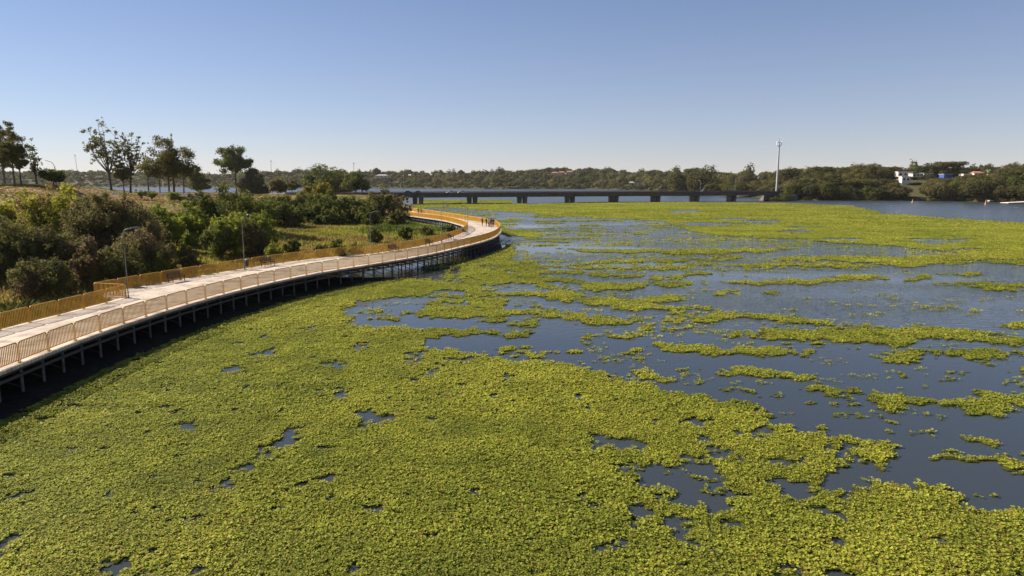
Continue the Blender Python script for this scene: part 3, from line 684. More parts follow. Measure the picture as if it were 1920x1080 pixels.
# deck as a strip with UVs (u along, v across)
N = len(OUT); acc = [0.0]
for i in range(1, N): acc.append(acc[-1] + ((OUT[i] + inn[i]) / 2 - (OUT[i - 1] + inn[i - 1]) / 2).length)
bm = bmesh.new(); uvl = bm.loops.layers.uv.new('UVMap')
rows = []
for i in range(N):
    a = OUT[i]; b = inn[i]; o_ = (a - b).normalized()
    a2 = a + o_ * .28; b2 = b - o_ * .25
    rows.append([bm.verts.new((q.x, q.y, z)) for q, z in ((a2, DZ), (b2, DZ), (b2, DZ - .16), (a2, DZ - .16))])
for i in range(N - 1):
    r, s = rows[i], rows[i + 1]
    wv = (OUT[i] - inn[i]).length
    for k in range(4):
        k2 = (k + 1) % 4
        f = bm.faces.new((r[k], r[k2], s[k2], s[k]))
        for l, uv in zip(f.loops, ((acc[i], k % 2 * wv), (acc[i], (k + 1) % 2 * wv), (acc[i + 1], (k + 1) % 2 * wv), (acc[i + 1], k % 2 * wv))): l[uvl].uv = uv
bm.faces.new(rows[0]); bm.faces.new(rows[-1][::-1])
bmesh.ops.recalc_face_normals(bm, faces=bm.faces)
me = bpy.data.meshes.new('deck'); bm.to_mesh(me); bm.free()
m = bpy.data.materials.new('weathered_planks'); m.use_nodes = True
n = m.node_tree; b = n.nodes['Principled BSDF']; b.inputs['Roughness'].default_value = .85; b.inputs['Specular IOR Level'].default_value = .2
uv = n.nodes.new('ShaderNodeUVMap'); uv.uv_map = 'UVMap'
br = n.nodes.new('ShaderNodeTexBrick')
br.inputs['Scale'].default_value = 1.0; br.inputs['Brick Width'].default_value = 3.2; br.inputs['Row Height'].default_value = .30; br.inputs['Mortar Size'].default_value = .018
br.inputs['Color1'].default_value = (.56, .48, .39, 1); br.inputs['Color2'].default_value = (.47, .40, .325, 1); br.inputs['Mortar'].default_value = (.20, .145, .11, 1)
sw = n.nodes.new('ShaderNodeMapping'); sw.inputs['Rotation'].default_value = (0, 0, PI / 2)
n.links.new(uv.outputs[0], sw.inputs[0]); n.links.new(sw.outputs[0], br.inputs['Vector'])
g = n.nodes.new('ShaderNodeNewGeometry'); t = noise_node(n, g, .8, 6)
r = ramp(n, t.outputs[0], [(.32, (.55, .51, .49)), (.54, (1, 1, 1)), (.75, (1.06, 1.02, 1.0))])
mm = n.nodes.new('ShaderNodeMix'); mm.data_type = 'RGBA'; mm.blend_type = 'MULTIPLY'; mm.inputs[0].default_value = 1
n.links.new(br.outputs[0], mm.inputs[6]); n.links.new(r.outputs[0], mm.inputs[7]); n.links.new(mm.outputs[2], b.inputs['Base Color'])
M_DECK = m
obj('deck', me, M_DECK, walk)
def strip_box(L, inset, z0, z1, wdt, side):
    """a beam following line L, offset to the side"""
    bmx = MB(); R = []
    for i, p in enumerate(L):
        tv = (L[min(i + 1, len(L) - 1)] - L[max(i - 1, 0)]).normalized(); nv = nrm2(tv) * side
        R.append([p + nv * inset, p + nv * (inset + wdt)])
    vs = []; fs = []
    for a, b_ in R: vs += [(a.x, a.y, z0), (b_.x, b_.y, z0), (b_.x, b_.y, z1), (a.x, a.y, z1)]
    for i in range(len(R) - 1):
        for k in range(4): fs.append((i * 4 + k, i * 4 + (k + 1) % 4, i * 4 + 4 + (k + 1) % 4, i * 4 + 4 + k))
    fs += [(0, 1, 2, 3), tuple(len(vs) - 4 + k for k in (3, 2, 1, 0))]
    bmx.add(vs, fs); return bmx
M_BEAM = mat('dark_timber_beam', (.075, .062, .055), (.045, .037, .033), .85, 2.0)
obj('edge_beam', strip_box(OUT, .10, DZ - .42, DZ - .164, .16, 1), M_BEAM, walk)
obj('edge_beam', strip_box(inn, .10, DZ - .42, DZ - .164, .16, -1), M_BEAM, walk)
obj('tie_beam', strip_box(OUT, .08, .92, 1.06, .10, 1), M_BEAM, walk)
OUTP = resample(OUT, 1.75); 
M_PILE = mat('pile_steel', (.125, .115, .11), (.07, .064, .06), .85, 3.0)
pm = MB(); pm.tube([(0, 0, -.6), (0, 0, DZ - .2)], .075, 8); pm.tube([(0, 0, .95), (0, 0, 1.03)], .1, 8)
pmesh = pm.mesh('pile'); pmesh.materials.append(M_PILE)
capl = MB(); rest = MB(); npile = 0
INP = []
for i, p in enumerate(OUTP):
    tv = (OUTP[min(i + 1, len(OUTP) - 1)] - OUTP[max(i - 1, 0)]).normalized(); nv = nrm2(tv)
    h = ray_hit(p, nv, inn)
    if h is None or h > 14: h = 6.5
    q0 = p + nv * .22; q1 = p + nv * (h - .3); qm = p + nv * (h * .5)
    capl.bar((q0.x, q0.y, DZ - .29), (q1.x, q1.y, DZ - .29), .14, .22)
    capl.bar((q0.x, q0.y, .98), (q1.x, q1.y, .98), .08, .1)
    capl.bar((q0.x, q0.y, .3), (qm.x, qm.y, 1.3), .05, .05)
    for kk, q in enumerate((q0, q1)):
        if kk == 0 and q.y > 15 and npile < 100:
            c = obj('pile', pmesh, None, walk, (q.x, q.y, 0)); npile += 1
        else:
            rest.tube([(q.x, q.y, -.6), (q.x, q.y, DZ - .2)], .075, 6)
obj('cross_beam', capl, M_BEAM, walk)
rp = obj('hidden_piles', rest, M_PILE, walk); rp.name = 'inner_pile'; rp['kind'] = 'stuff'

# railings -----------------------------------------------------------------
def panel_mesh(L, bars):
    pm = MB(); r = .16; H0, H1 = .10, 1.05; x0, x1 = .06, L - .06
    pts = [(x0, 0, 0), (x0, 0, H1 - r)]
    for k in range(1, 5):
        a = PI - k * PI / 8; pts.append((x0 + r + r * math.cos(a), 0, H1 - r + r * math.sin(a)))
    for k in range(0, 5):
        a = PI / 2 - k * PI / 8; pts.append((x1 - r + r * math.cos(a), 0, H1 - r + r * math.sin(a)))
    pts += [(x1, 0, 0)]
    pm.tube(pts, .032, 6)
    pm.tube([(x0 + .03, 0, H0 + .03), (x1 - .03, 0, H0 + .03)], .025, 5)
    for k in range(bars):
        x = x0 + (x1 - x0) * (k + 1) / (bars + 1)
        pm.box((x, 0, (H0 + .03 + H1) / 2), (.034, .034, H1 - H0 - .06))
    for x in (x0, x1): pm.box((x, 0, .012), (.12, .12, .024))
    me = pm.mesh('railing_panel'); me.materials.append(M_ORANGE); return me
PANEL = panel_mesh(2.4, 17)
def railing(L, label, step=2.4, maxn=100, gr='orange railings along the boardwalk', panel=None):
    P = resample(L, step)
    t = thing('railing', label, 'railing', P[0], 0, gr)
    for a, b_ in zip(P, P[1:]):
        dv = b_ - a
        c = obj('railing_panel', PANEL, None, t, a - P[0], math.atan2(dv.y, dv.x))
        c.scale = (dv.length / 2.4, 1, 1)
    return t
def cut(L, f): return [p for p in L if f(p)]
def shift(L, dd, side):
    o2 = []
    for i, p in enumerate(L):
        tv = (L[min(i + 1, len(L) - 1)] - L[max(i - 1, 0)]).normalized(); o2.append(p + nrm2(tv) * dd * side)
    return o2
railing(cut(OUT, lambda p: p.y > 14), 'long orange railing on the open lake side of the boardwalk')
railing(cut(INN1, lambda p: p.y > 14), 'orange railing on the bushy bank side before the first step out')
J1 = [INN1[-1].lerp(BAY[0], k / 6) for k in range(7)]
railing(J1, 'short orange cross railing beside the nearest lamp post', (J1[-1] - J1[0]).length / 1.0)
railing(BAY, 'orange railing behind the two nearest benches, edging the wide bay')
J2 = [BAY[-1].lerp(INN2[0], k / 6) for k in range(7)]
railing(J2, 'short orange cross railing closing the far end of the wide bay', (J2[-1] - J2[0]).length)
railing(INN2, 'orange railing round the inner bend beside the marsh grass')
e0 = INN2[-1]; e1 = OUT[-1]
b0 = at(742, 391.5, DZ); b1 = at(764, 391, DZ)
dk = MB()
pe = [inn[-1], OUT[-1], Vector((b1.x, b1.y + 8, DZ)), Vector((e0.x - 10, e0.y + 14, DZ))]
dk.add([(p.x, p.y, DZ - .005) for p in pe] + [(p.x, p.y, DZ - .17) for p in pe], [(0, 1, 2, 3), (7, 6, 5, 4), (0, 4, 5, 1), (1, 5, 6, 2), (2, 6, 7, 3), (3, 7, 4, 0)])
obj('landing', dk, mat('landing_planks', (.50, .40, .32), (.42, .33, .26), .85, .8), walk)
railing([Vector((e0.x - 10, e0.y + 14, DZ)).lerp(Vector((b1.x, b1.y + 8, DZ)), k / 10) for k in range(11)], 'orange railing across the far landing of the boardwalk, in front of bushes')
EE = [Vector((e0.x - 10, e0.y + 14, DZ)).lerp(e0, k / 6) for k in range(7)]
railing(EE, 'orange railing on the bush side of the far landing')

# lamp posts -----------------------------------------------------------------
def lamp_post(base, H, arm, rz, label, group='lamp posts along the boardwalk', name='lamp_post', r=.044):
    t = thing(name, label, 'lamp post', base, rz, group)
    p = MB(); p.tube([(0, 0, 0), (0, 0, H * .5), (0, 0, H - .55)], [r, r * .85, r * .7], 8)
    p.box((0, 0, .015), (.34, .34, .03)); p.tube([(0, 0, .03), (0, 0, .25)], r * 1.5, 8)
    obj('pole', p, M_STEEL, t)
    a = MB(); a.tube([(0, 0, H - .55), (.03, 0, H - .32), (.14, 0, H - .14), (.32, 0, H - .05), (arm, 0, H + .04)], r * .62, 7)
    obj('arm', a, M_STEEL, t)
    hd = MB(); hd.box((arm + .2, 0, H + .05), (.55, .2, .09), taper=.75); hd.box((arm + .22, 0, H - .005), (.36, .15, .03))
    obj('lamp_head', hd, M_STEEL, t)
    return t
for (px, py, top, rz, lab) in [
    (241, 559, 428, .15, 'grey curved arm lamp post nearest to the camera, beside the cross railing'),
    (459, 505.5, 404, 1.1, 'grey lamp post with a litter bin strapped to it'),
    (696, 475.5, 397, -.1, 'grey lamp post behind the far end of the wide bay, against marsh'),
    (828, 454.5, 386.5, .35, 'grey lamp post standing by the marsh before the bend'),
    (877, 436.5, 387, 2.9, 'grey lamp post at the inside of the tight bend'),
    (872.5, 413, 380, 3.0, 'grey lamp post on the lake side just beyond the bend'),
    (837, 406, 377, 3.2, 'slim lamp post on the returning stretch, against the far green water'),
    (789, 401, 368, .5, 'pale lamp post in front of the first bridge pier'),
    (739.5, 395, 368, .4, 'lamp post on the far landing in front of bushes')]:
    p = at(px, py, DZ); H = zof(top, p.y) - DZ
    lamp_post(p, H, .75, rz, lab)

# benches --------------------------------------------------------------------
def bench_proto():
    t = thing('bench', '', 'bench')
    s = MB(); 
    for k in range(4): s.box((0, -.22 + k * .13, .45), (1.7, .11, .04))
    obj('seat', s, M_WOOD, t)
    bk = MB()
    for k in range(3): bk.box((0, .27 + k * .035, .58 + k * .14), (1.7, .035, .11))
    obj('backrest', bk, M_WOOD, t)
    for sx_ in (-.7, .7):
        f = MB(); f.bar((sx_, -.24, 0), (sx_, -.24, .43), .05, .05); f.bar((sx_, .22, 0), (sx_, .36, .92), .05, .05); f.bar((sx_, -.26, .41), (sx_, .27, .41), .05, .04)
        f.bar((sx_, -.26, .63), (sx_, .29, .63), .05, .04); f.bar((sx_, -.24, .43), (sx_, -.24, .63), .04, .04)
        obj('leg', f, M_DARKST, t)
    return t
BP = bench_proto()
first = True
for px, py, lab in [(323, 528.5, 'brown slatted bench nearest to the camera, against the bay railing'), (499, 499.5, 'brown slatted bench just past the lamp post with the litter bin'),
                    (742, 471.5, 'brown slatted bench just past the bay, in front of marsh grass'), (803, 460, 'brown slatted bench beside the lamp post before the bend'), (842, 449, 'dark bench on the way into the bend'), (868, 438.5, 'small dark bench at the inside of the bend')]:
    p = at(px, py, DZ)
    L = INNER; j = min(range(len(L) - 1), key=lambda k: (L[k] - p).length)
    tv = (L[min(j + 1, len(L) - 1)] - L[max(0, j - 1)]).normalized(); nv = nrm2(tv)
    q = L[j] - nv * .62; rz = math.atan2(tv.y, tv.x)
    if first: BP.location = q; BP.rotation_euler = (0, 0, rz); BP['label'] = lab; BP['group'] = 'benches along the boardwalk'; first = False
    else: copy_tree(BP, q, rz, label=lab)
p = at(459, 505.5, DZ)
t = thing('litter_bin', 'dark litter bin fixed to a lamp post on the boardwalk', 'bin', p + Vector((.28, -.05, .35)))
lb = MB(); lb.lathe([(.15, 0), (.2, .62), (.21, .64)], n=12); obj('body', lb, M_DARKST, t)
lb = MB(); lb.lathe([(.22, .645), (.23, .68), (.12, .75)], n=12); obj('lid', lb, M_STEEL, t)

# ------------------------------------------------------------------ people
M_SKIN = mat('skin', (.30, .17, .11), (.26, .145, .09), .6, 8.0)
M_HAIR = mat('dark_hair', (.015, .011, .009), (.01, .008, .007), .6, 20)
def cloth(name, c): return mat(name, c, None, .9, 9.0)
def skin_mesh(name, verts, edges, radii, sub=1, root=0):
    me = bpy.data.meshes.new(name); me.from_pydata(verts, edges, [])
    o = bpy.data.objects.new(name, me); COL.objects.link(o)
    md = o.modifiers.new('skin', 'SKIN'); md.use_smooth_shade = True
    for i, r in enumerate(radii):
        rr = r if hasattr(r, '__len__') else (r, r)
        me.skin_vertices[0].data[i].radius = rr
    me.skin_vertices[0].data[root].use_root = True
    if sub: s2 = o.modifiers.new('sub', 'SUBSURF'); s2.levels = sub; s2.render_levels = sub
    dg = bpy.context.evaluated_depsgraph_get(); dg.update()
    res = bpy.data.meshes.new_from_object(o.evaluated_get(dg))
    bpy.data.objects.remove(o); return res
def person(base, rz, h, label, top_c, leg_c, shorts=False, stride=.12, long_hair=False, arm_bend=0.0, sleeves=False):
    t = thing('person', label, 'person', base, rz, 'people walking on the boardwalk')
    k = h / 1.75; s = stride
    J = dict(pel=(0, 0, .95), sp=(0, .01, 1.15), ch=(0, .015, 1.34), nk=(0, .01, 1.48), hd0=(0, -.005, 1.55), hd1=(0, -.02, 1.64), hd2=(0, -.01, 1.72))
    names = list(J); V_ = [J[q] for q in names]; R_ = [(.135, .10), (.125, .09), (.155, .10), .055, .065, (.078, .095), .06]
    E_ = [(0, 1), (1, 2), (2, 3), (3, 4), (4, 5), (5, 6)]
    for sg in (-1, 1):
        i = len(V_); f = -s * sg
        V_ += [(.095 * sg, 0, .88), (.10 * sg, f * .45 - .01, .49), (.10 * sg, f + .02, .09), (.105 * sg, f - .12, .035)]
        R_ += [(.085, .09), .058, .042, (.042, .03)]
        E_ += [(0, i), (i, i + 1), (i + 1, i + 2), (i + 2, i + 3)]
        i = len(V_); f2 = s * sg * .8
        V_ += [(.17 * sg, .015, 1.40), (.225 * sg, f2 * .4 + .03, 1.13), (.24 * sg, f2 - .03 - arm_bend * .2, .90 + arm_bend * .25), (.235 * sg, f2 - .05 - arm_bend * .26, .84 + arm_bend * .3)]
        R_ += [.055, .042, .03, (.034, .02)]
        E_ += [(2, i), (i, i + 1), (i + 1, i + 2), (i + 2, i + 3)]
    me = skin_mesh('body', V_, E_, R_, 1)
    # fingers: five tapered curled chains rooted in each palm, nose and ears, merged in the one body mesh
    fm = MB()
    for sg in (-1, 1):
        w_ = Vector((.235 * sg, s * sg * .8 - .05 - arm_bend * .26, .84 + arm_bend * .3))
        for q, (dy, ln) in enumerate(((-.03, .07), (-.01, .08), (.01, .075), (.03, .06))):
            a = w_ + Vector((0, dy, -.015)); fm.tube([a, a + Vector((-.008 * sg, 0, -ln * .5)), a + Vector((-.028 * sg, 0, -ln))], [.0095, .0085, .007], 6)
        a = w_ + Vector((0, -.03, .02)); fm.tube([a, a + Vector((-.01 * sg, -.025, -.03)), a + Vector((-.02 * sg, -.03, -.06))], [.011, .0095, .008], 6)
        fm.tube([(.078 * sg, .0, 1.60), (.092 * sg, .012, 1.63), (.08 * sg, .005, 1.665)], [.012, .016, .012], 6)
    fm.tube([(0, -.105, 1.66), (0, -.125, 1.625), (0, -.105, 1.615)], [.01, .018, .014], 6)
    bmm = bmesh.new(); bmm.from_mesh(me); tmp = fm.mesh('x'); bmm.from_mesh(tmp); bmm.to_mesh(me); bmm.free()
    for p in me.polygons: p.use_smooth = True
    bo = obj('body', me, M_SKIN, t); bo.scale = (k, k, k)
    # clothes follow the body
    tv = [(0, 0, .93), (0, .01, 1.15), (0, .015, 1.34), (0, .01, 1.45)]; tr = [(.15, .115), (.14, .105), (.168, .115), (.075, .075)]; te = [(0, 1), (1, 2), (2, 3)]
    for sg in (-1, 1):
        i = len(tv); f2 = s * sg * .8
        tv += [(.17 * sg, .015, 1.40), (.205 * sg, f2 * .25 + .02, 1.22)]; tr += [.068, .062]; te += [(2, i), (i, i + 1)]
        if sleeves:
            tv += [(.225 * sg, f2 * .4 + .03, 1.13), (.24 * sg, f2 - .03 - arm_bend * .2, .91 + arm_bend * .25)]; tr += [.053, .042]; te += [(i + 1, i + 2), (i + 2, i + 3)]
    so_ = obj('shirt', skin_mesh('shirt', tv, te, tr, 1), top_c, t); so_.scale = (k, k, k)
    tv = [(0, 0, .97), (0, 0, .90)]; tr = [(.152, .118), (.15, .12)]; te = [(0, 1)]
    for sg in (-1, 1):
        i = len(tv); f = -s * sg
        tv += [(.095 * sg, 0, .84), (.10 * sg, f * .40 - .01, .55)]; tr += [(.1, .105), .078]; te += [(1, i), (i, i + 1)]
        if not shorts:
            tv += [(.10 * sg, f * .45 - .01, .49), (.10 * sg, f + .02, .10)]; tr += [.072, .058]; te += [(i + 1, i + 2), (i + 2, i + 3)]
    lo = obj('shorts' if shorts else 'trousers', skin_mesh('trousers', tv, te, tr, 1), leg_c, t); lo.scale = (k, k, k)
    hv = [(0, .015, 1.67), (0, .02, 1.745), (0, .06, 1.66)]; hr = [(.085, .09), .07, .07]; he = [(0, 1), (0, 2)]
    if long_hair: hv += [(0, .085, 1.54), (0, .09, 1.42)]; hr += [.065, .045]; he += [(2, 3), (3, 4)]
    hh = obj('hair', skin_mesh('hair', hv, he, hr, 1), M_HAIR, t); hh.scale = (k, k, k)
    sm = MB()
    for sg in (-1, 1):
        f = -s * sg
        sm.box((.104 * sg, f - .055, .03), (.095, .27, .06), taper=.8)
    sh = obj('shoes', sm, M_BLACK, t); sh.scale = (k, k, k)
    return t
def deck_at(px, py): return at(px, py, DZ)
person(deck_at(904.5, 424), 2.9, 1.72, 'person in dark top and short dark shorts with bare legs, apart from the group', cloth('black_cloth', (.02, .018, .02)), cloth('dark_shorts', (.05, .02, .02)), True)
person(deck_at(912, 423.8), 2.7, 1.66, 'person all in dark clothes walking next to the one in shorts', cloth('charcoal_cloth', (.025, .025, .025)), cloth('dark_olive_cloth', (.03, .03, .025)), False, .2, True, sleeves=True)
person(deck_at(916.6, 425.2), 2.9, 1.64, 'person in a pale shirt and dark trousers among the close group', cloth('pale_cloth', (.55, .45, .44)), cloth('dark_brown_cloth', (.05, .035, .035)), False, .1, True)
person(deck_at(919.2, 425.4), 3.3, 1.70, 'person in a dusty pink shirt in the middle of the group', cloth('pink_cloth', (.38, .17, .18)), cloth('grey_cloth', (.16, .15, .17)), False, .12)
person(deck_at(921.6, 425.2), 3.0, 1.80, 'tallest person, in a maroon shirt and pale blue jeans', cloth('maroon_cloth', (.16, .045, .05)), cloth('jeans', (.20, .24, .33)), False, .15)
person(deck_at(925, 425.6), 3.2, 1.74, 'person in navy clothes nearest to the orange railing at the bend', cloth('navy_cloth', (.02, .022, .035)), cloth('black_jeans', (.018, .018, .022)), False, .1, sleeves=True)
person(deck_at(784.5, 401), 3.1, 1.74, 'lone person in dark red clothes far down the boardwalk', cloth('dark_red_cloth', (.09, .02, .015)), cloth('dark_navy_cloth', (.03, .02, .025)), False, .15, sleeves=True)

# ------------------------------------------------------------------ bridge
A = at(700, 383.2, 0); B = at(1452, 375.3, 0)
A = Vector((at_dist(700, 328), 328, 0)); B = Vector((at_dist(1455, 398), 398, 0))
bd = (B - A); BL = bd.length; brz = math.atan2(bd.y, bd.x); bn = Vector((-bd.y, bd.x, 0)).normalized()
br_ = thing('bridge', 'long low dark concrete road bridge on paired piers across the lake', 'bridge', A, brz)
gm = MB(); gm.prism([(-40, 3.25), (BL + 6, 3.25), (BL + 6, 4.95), (-40, 4.95)], .9, 11.1); obj('girder', gm, M_CONC, br_)
gm = MB(); gm.prism([(-40, 4.953), (BL + 6, 4.953), (BL + 6, 5.15), (-40, 5.15)], 0, 12.0); obj('deck_slab', gm, M_CONC, br_)
gm = MB(); gm.prism([(-40, 5.154), (BL + 6, 5.154), (BL + 6, 5.17), (-40, 5.17)], .35, 11.65); obj('road_surface', gm, M_ASPH, br_)
for y0 in (-.05, 11.75):
    gm = MB(); gm.prism([(-40, 5.10), (BL + 6, 5.10), (BL + 6, 5.62), (-40, 5.62)], y0, y0 + .28)
    for k in range(int((BL + 46) / 2.0)):
        gm.box((-40 + k * 2.0 + .5, y0 + .14, 5.78), (.16, .16, .34))
    gm.prism([(-40, 5.92), (BL + 6, 5.92), (BL + 6, 6.06), (-40, 6.06)], y0 + .04, y0 + .24)
    obj('parapet', gm, M_PARAPET, br_)
for px in (788, 891, 986, 1076.5, 1159.5, 1239, 1313, 1383):
    # bridge-axis parameter under this picture column
    x, y, dz = ray(px, 378)
    den = x * bd.y - y * bd.x
    tt = (A.x * bd.y - A.y * bd.x) / den
    s = (Vector((x * tt, y * tt, 0)) - A).dot(bd.normalized())
    for dx in (-1.5, 1.5):
        pmb = MB(); pmb.prism([(s + dx - .72, -1), (s + dx + .72, -1), (s + dx + 1.0, 3.247), (s + dx - 1.0, 3.247)], 4.6, 7.4)
        obj('pier', pmb, M_PIER, br_)
ab = MB(); ab.prism([(BL - 3, -1), (BL + 16, -1), (BL + 16, 3.245), (BL + 1, 3.245)], .2, 11.8); obj('abutment', ab, M_CONC, br_)
ab = MB(); ab.prism([(-40, -1), (4, -1), (0, 3.245), (-40, 3.245)], .2, 11.8); obj('abutment', ab, M_CONC, br_)
# cars
def car(pos, rz, paint, label, sz=1.0):
    t = thing('car', label, 'car', pos, rz, 'cars crossing the bridge')
    c = MB(); prof = [(-2.05, .35), (2.05, .35), (2.1, .62), (1.95, .82), (1.1, .92), (-1.75, .95), (-2.08, .85), (-2.12, .55)]
    c.prism(prof, -.85, .85)
    me = c.mesh('body'); bmm = bmesh.new(); bmm.from_mesh(me); bmesh.ops.bevel(bmm, geom=list(bmm.edges), offset=.06, segments=2, affect='EDGES'); bmm.to_mesh(me); bmm.free()
    obj('body', me, paint, t)
    c = MB(); c.add([(-1.6, -.78, .93), (1.05, -.78, .92), (.35, -.62, 1.42), (-1.05, -.62, 1.45), (-1.6, .78, .93), (1.05, .78, .92), (.35, .62, 1.42), (-1.05, .62, 1.45)],
            [(0, 1, 2, 3), (7, 6, 5, 4), (0, 4, 5, 1), (1, 5, 6, 2), (2, 6, 7, 3), (3, 7, 4, 0)])
    obj('cabin', c, paint, t)
    for nm, vs in (('window', [(-1.35, -.79, 1.0), (.75, -.79, 1.0), (.28, -.665, 1.36), (-1.0, -.665, 1.38)]), ('window', [(-1.35, .79, 1.0), (.75, .79, 1.0), (.28, .665, 1.36), (-1.0, .665, 1.38)]),
                   ('windscreen', [(1.02, -.68, .97), (1.02, .68, .97), (.43, .56, 1.39), (.43, -.56, 1.39)])):
        c = MB(); e = Vector((.02, 0, .015)) if nm == 'windscreen' else Vector((0, -.012 if vs[0][1] < 0 else .012, .004))
        c.add([Vector(q) + e for q in vs] + [Vector(q) - e * .2 for q in vs], [(0, 1, 2, 3), (7, 6, 5, 4), (0, 4, 5, 1), (1, 5, 6, 2), (2, 6, 7, 3), (3, 7, 4, 0)])
        obj(nm, c, M_GLASS, t)
    for x in (-1.3, 1.3):
        for y in (-.78, .78):
            c = MB(); c.tube([(x, y - .1, .32), (x, y + .1, .32)], .32, 14); wo = obj('wheel', c, M_BLACK, t)
            c = MB(); c.tube([(x, y - .108, .32), (x, y + .108, .32)], .19, 10); obj('rim', c, M_STEEL, wo)
    for y in (-.6, .6):
        c = MB(); c.box((2.09, y, .68), (.06, .3, .14)); obj('headlight', c, M_WHITE, t)
        c = MB(); c.box((-2.11, y, .72), (.05, .3, .13)); obj('tail_light', c, mat('red_lens', (.3, .01, .01)), t)
CARW = mat('white_car_paint', (.75, .75, .75), (.7, .7, .7), .25, 1); CARD = mat('dark_car_paint', (.03, .03, .035), (.025, .025, .03), .2, 1); CARG = mat('grey_car_paint', (.10, .10, .11), (.09, .09, .1), .25, 1)
def on_bridge(px, off):
    x, y, dz = ray(px, 360)
    O = A + bn * off
    den = x * bd.y - y * bd.x; tt = (O.x * bd.y - O.y * bd.x) / den
    return Vector((x * tt, y * tt, 5.17))
car(on_bridge(765, 3), brz, CARD, 'black car leading the pair of dark cars at the left end of the bridge')
car(on_bridge(782, 3), brz + PI, CARG, 'dark grey car following close behind at the left end of the bridge')
car(on_bridge(845, 3), brz + PI, CARW, 'white car above the second bridge span, the left of two white ones')
car(on_bridge(866, 3), brz + PI, CARW, 'white car just left of the second pair of piers')
car(on_bridge(1321, 3), brz, CARG, 'dark car alone near the right end of the bridge')
# bridge street lights
def double_lamp(pos, H, label, rz, arms=2):
    t = thing('street_light', label, 'street light', pos, rz, 'street lights along the bridge road')
    p = MB(); p.tube([(0, 0, 0), (0, 0, H)], [.12, .07], 8); obj('pole', p, M_STEEL, t)
    for sg in ((-1, 1) if arms == 2 else (1,)):
        a = MB(); a.tube([(0, 0, H - .3), (.5 * sg, 0, H + .4), (1.9 * sg, 0, H + .75)], .06, 6); obj('arm', a, M_STEEL, t)
        a = MB(); a.box((2.2 * sg, 0, H + .78), (.8, .3, .16)); obj('lamp_head', a, M_STEEL, t)
for px, top, ar, lab in ((757, 328, 1, 'single arm street light above the left end of the bridge'), (1378, 333, 2, 'double arm street light near the right end of the bridge'), (1313, 338, 1, 'single arm street light in front of the pale tree')):
    p = on_bridge(px, 11.6); double_lamp(p, zof(top, p.y) - p.z - .7, lab, brz + (0 if ar == 2 else PI / 2), ar)

# ------------------------------------------------------------------ trees and bushes
def crown(rng, blobs, n, ls, c1, c2, shell=.55, flat=0.0, name='crown', dry=None, fuzz=.10, jit=.75):
    B_ = np.array([b_[0] for b_ in blobs], float); R_ = np.array([b_[1] for b_ in blobs], float)
    vol = (R_[:, 0] * R_[:, 1] + R_[:, 1] * R_[:, 2] + R_[:, 0] * R_[:, 2]); pr = vol / vol.sum()
    k = rng.choice(len(B_), n, p=pr)
    dv = rng.normal(size=(n, 3)); dv /= np.linalg.norm(dv, axis=1)[:, None]
    rr = (shell + (1 - shell) * rng.uniform(0, 1, n) ** .5) * (1 + fuzz * rng.normal(size=n))
    P = B_[k] + dv * R_[k] * rr[:, None]
    keep = P[:, 2] > .02; P = P[keep]; dv = dv[keep]; k = k[keep]; n = len(P)
    nr = dv + rng.normal(size=(n, 3)) * jit; nr[:, 2] += .25 + flat; nr /= np.linalg.norm(nr, axis=1)[:, None]
    a = np.cross(nr, rng.normal(size=(n, 3))); a /= np.linalg.norm(a, axis=1)[:, None]; bb = np.cross(nr, a)
    s = ls * rng.uniform(.55, 1.35, n)
    v = np.stack([P - a * s[:, None], P - bb * (s * .55)[:, None], P + a * s[:, None], P + bb * (s * .55)[:, None]], 1).reshape(-1, 3)
    f = np.clip(.55 * rng.uniform(0, 1, len(B_))[k] + .45 * rng.uniform(0, 1, n), 0, 1)[:, None]
    c = np.array(c1) * (1 - f) + np.array(c2) * f
    if dry is not None:
        q = (rng.uniform(0, 1, len(B_)) < dry[0])[k] & (rng.uniform(0, 1, n) < .7) | (rng.uniform(0, 1, n) < dry[0] * .3)
        c[q] = np.array(dry[1]) * rng.uniform(.6, 1.2, (q.sum(), 1))
    return np_mesh(name, v, np.arange(n * 4).reshape(n, 4), np.repeat(c, 4, axis=0))
def dome_blobs(rng, W, H, nb, z0=.0, rb=.42, top=1.0, D=None):
    D = D or W; out = []
    for _ in range(nb):
        a = rng.uniform(0, 2 * PI); r = math.sqrt(rng.uniform(0, 1)) * .72
        hmax = H * math.sqrt(max(.05, 1 - r * r * .9)) * top
        z = z0 + (hmax - z0) * (rng.uniform(.15, 1) ** .6)
        b_ = rb * rng.uniform(.55, 1.2)
        rw = b_ * W * .5; rh = min(b_ * H * .55, rw * 1.0)
        out.append(((math.cos(a) * r * W * .5, math.sin(a) * r * D * .5, max(rh * .6, z - rh * .8)), (rw, rw, rh)))
    return out
def limbs(trunk_pts, trunk_r, tips, r0, rng, n=6):
    m_ = MB(); m_.tube(trunk_pts, trunk_r, 8)
    top = Vector(trunk_pts[-1])
    for tp in tips:
        tp = Vector(tp); k = rng.integers(max(1, len(trunk_pts) - 2), len(trunk_pts)); a = Vector(trunk_pts[k])
        mid = a.lerp(tp, .5) + Vector((0, 0, (tp - a).length * .08)) + Vector(rng.normal(0, .04, 3)) * (tp - a).length
        m_.tube([a, mid, tp], [r0, r0 * .6, r0 * .22], n)
    return m_
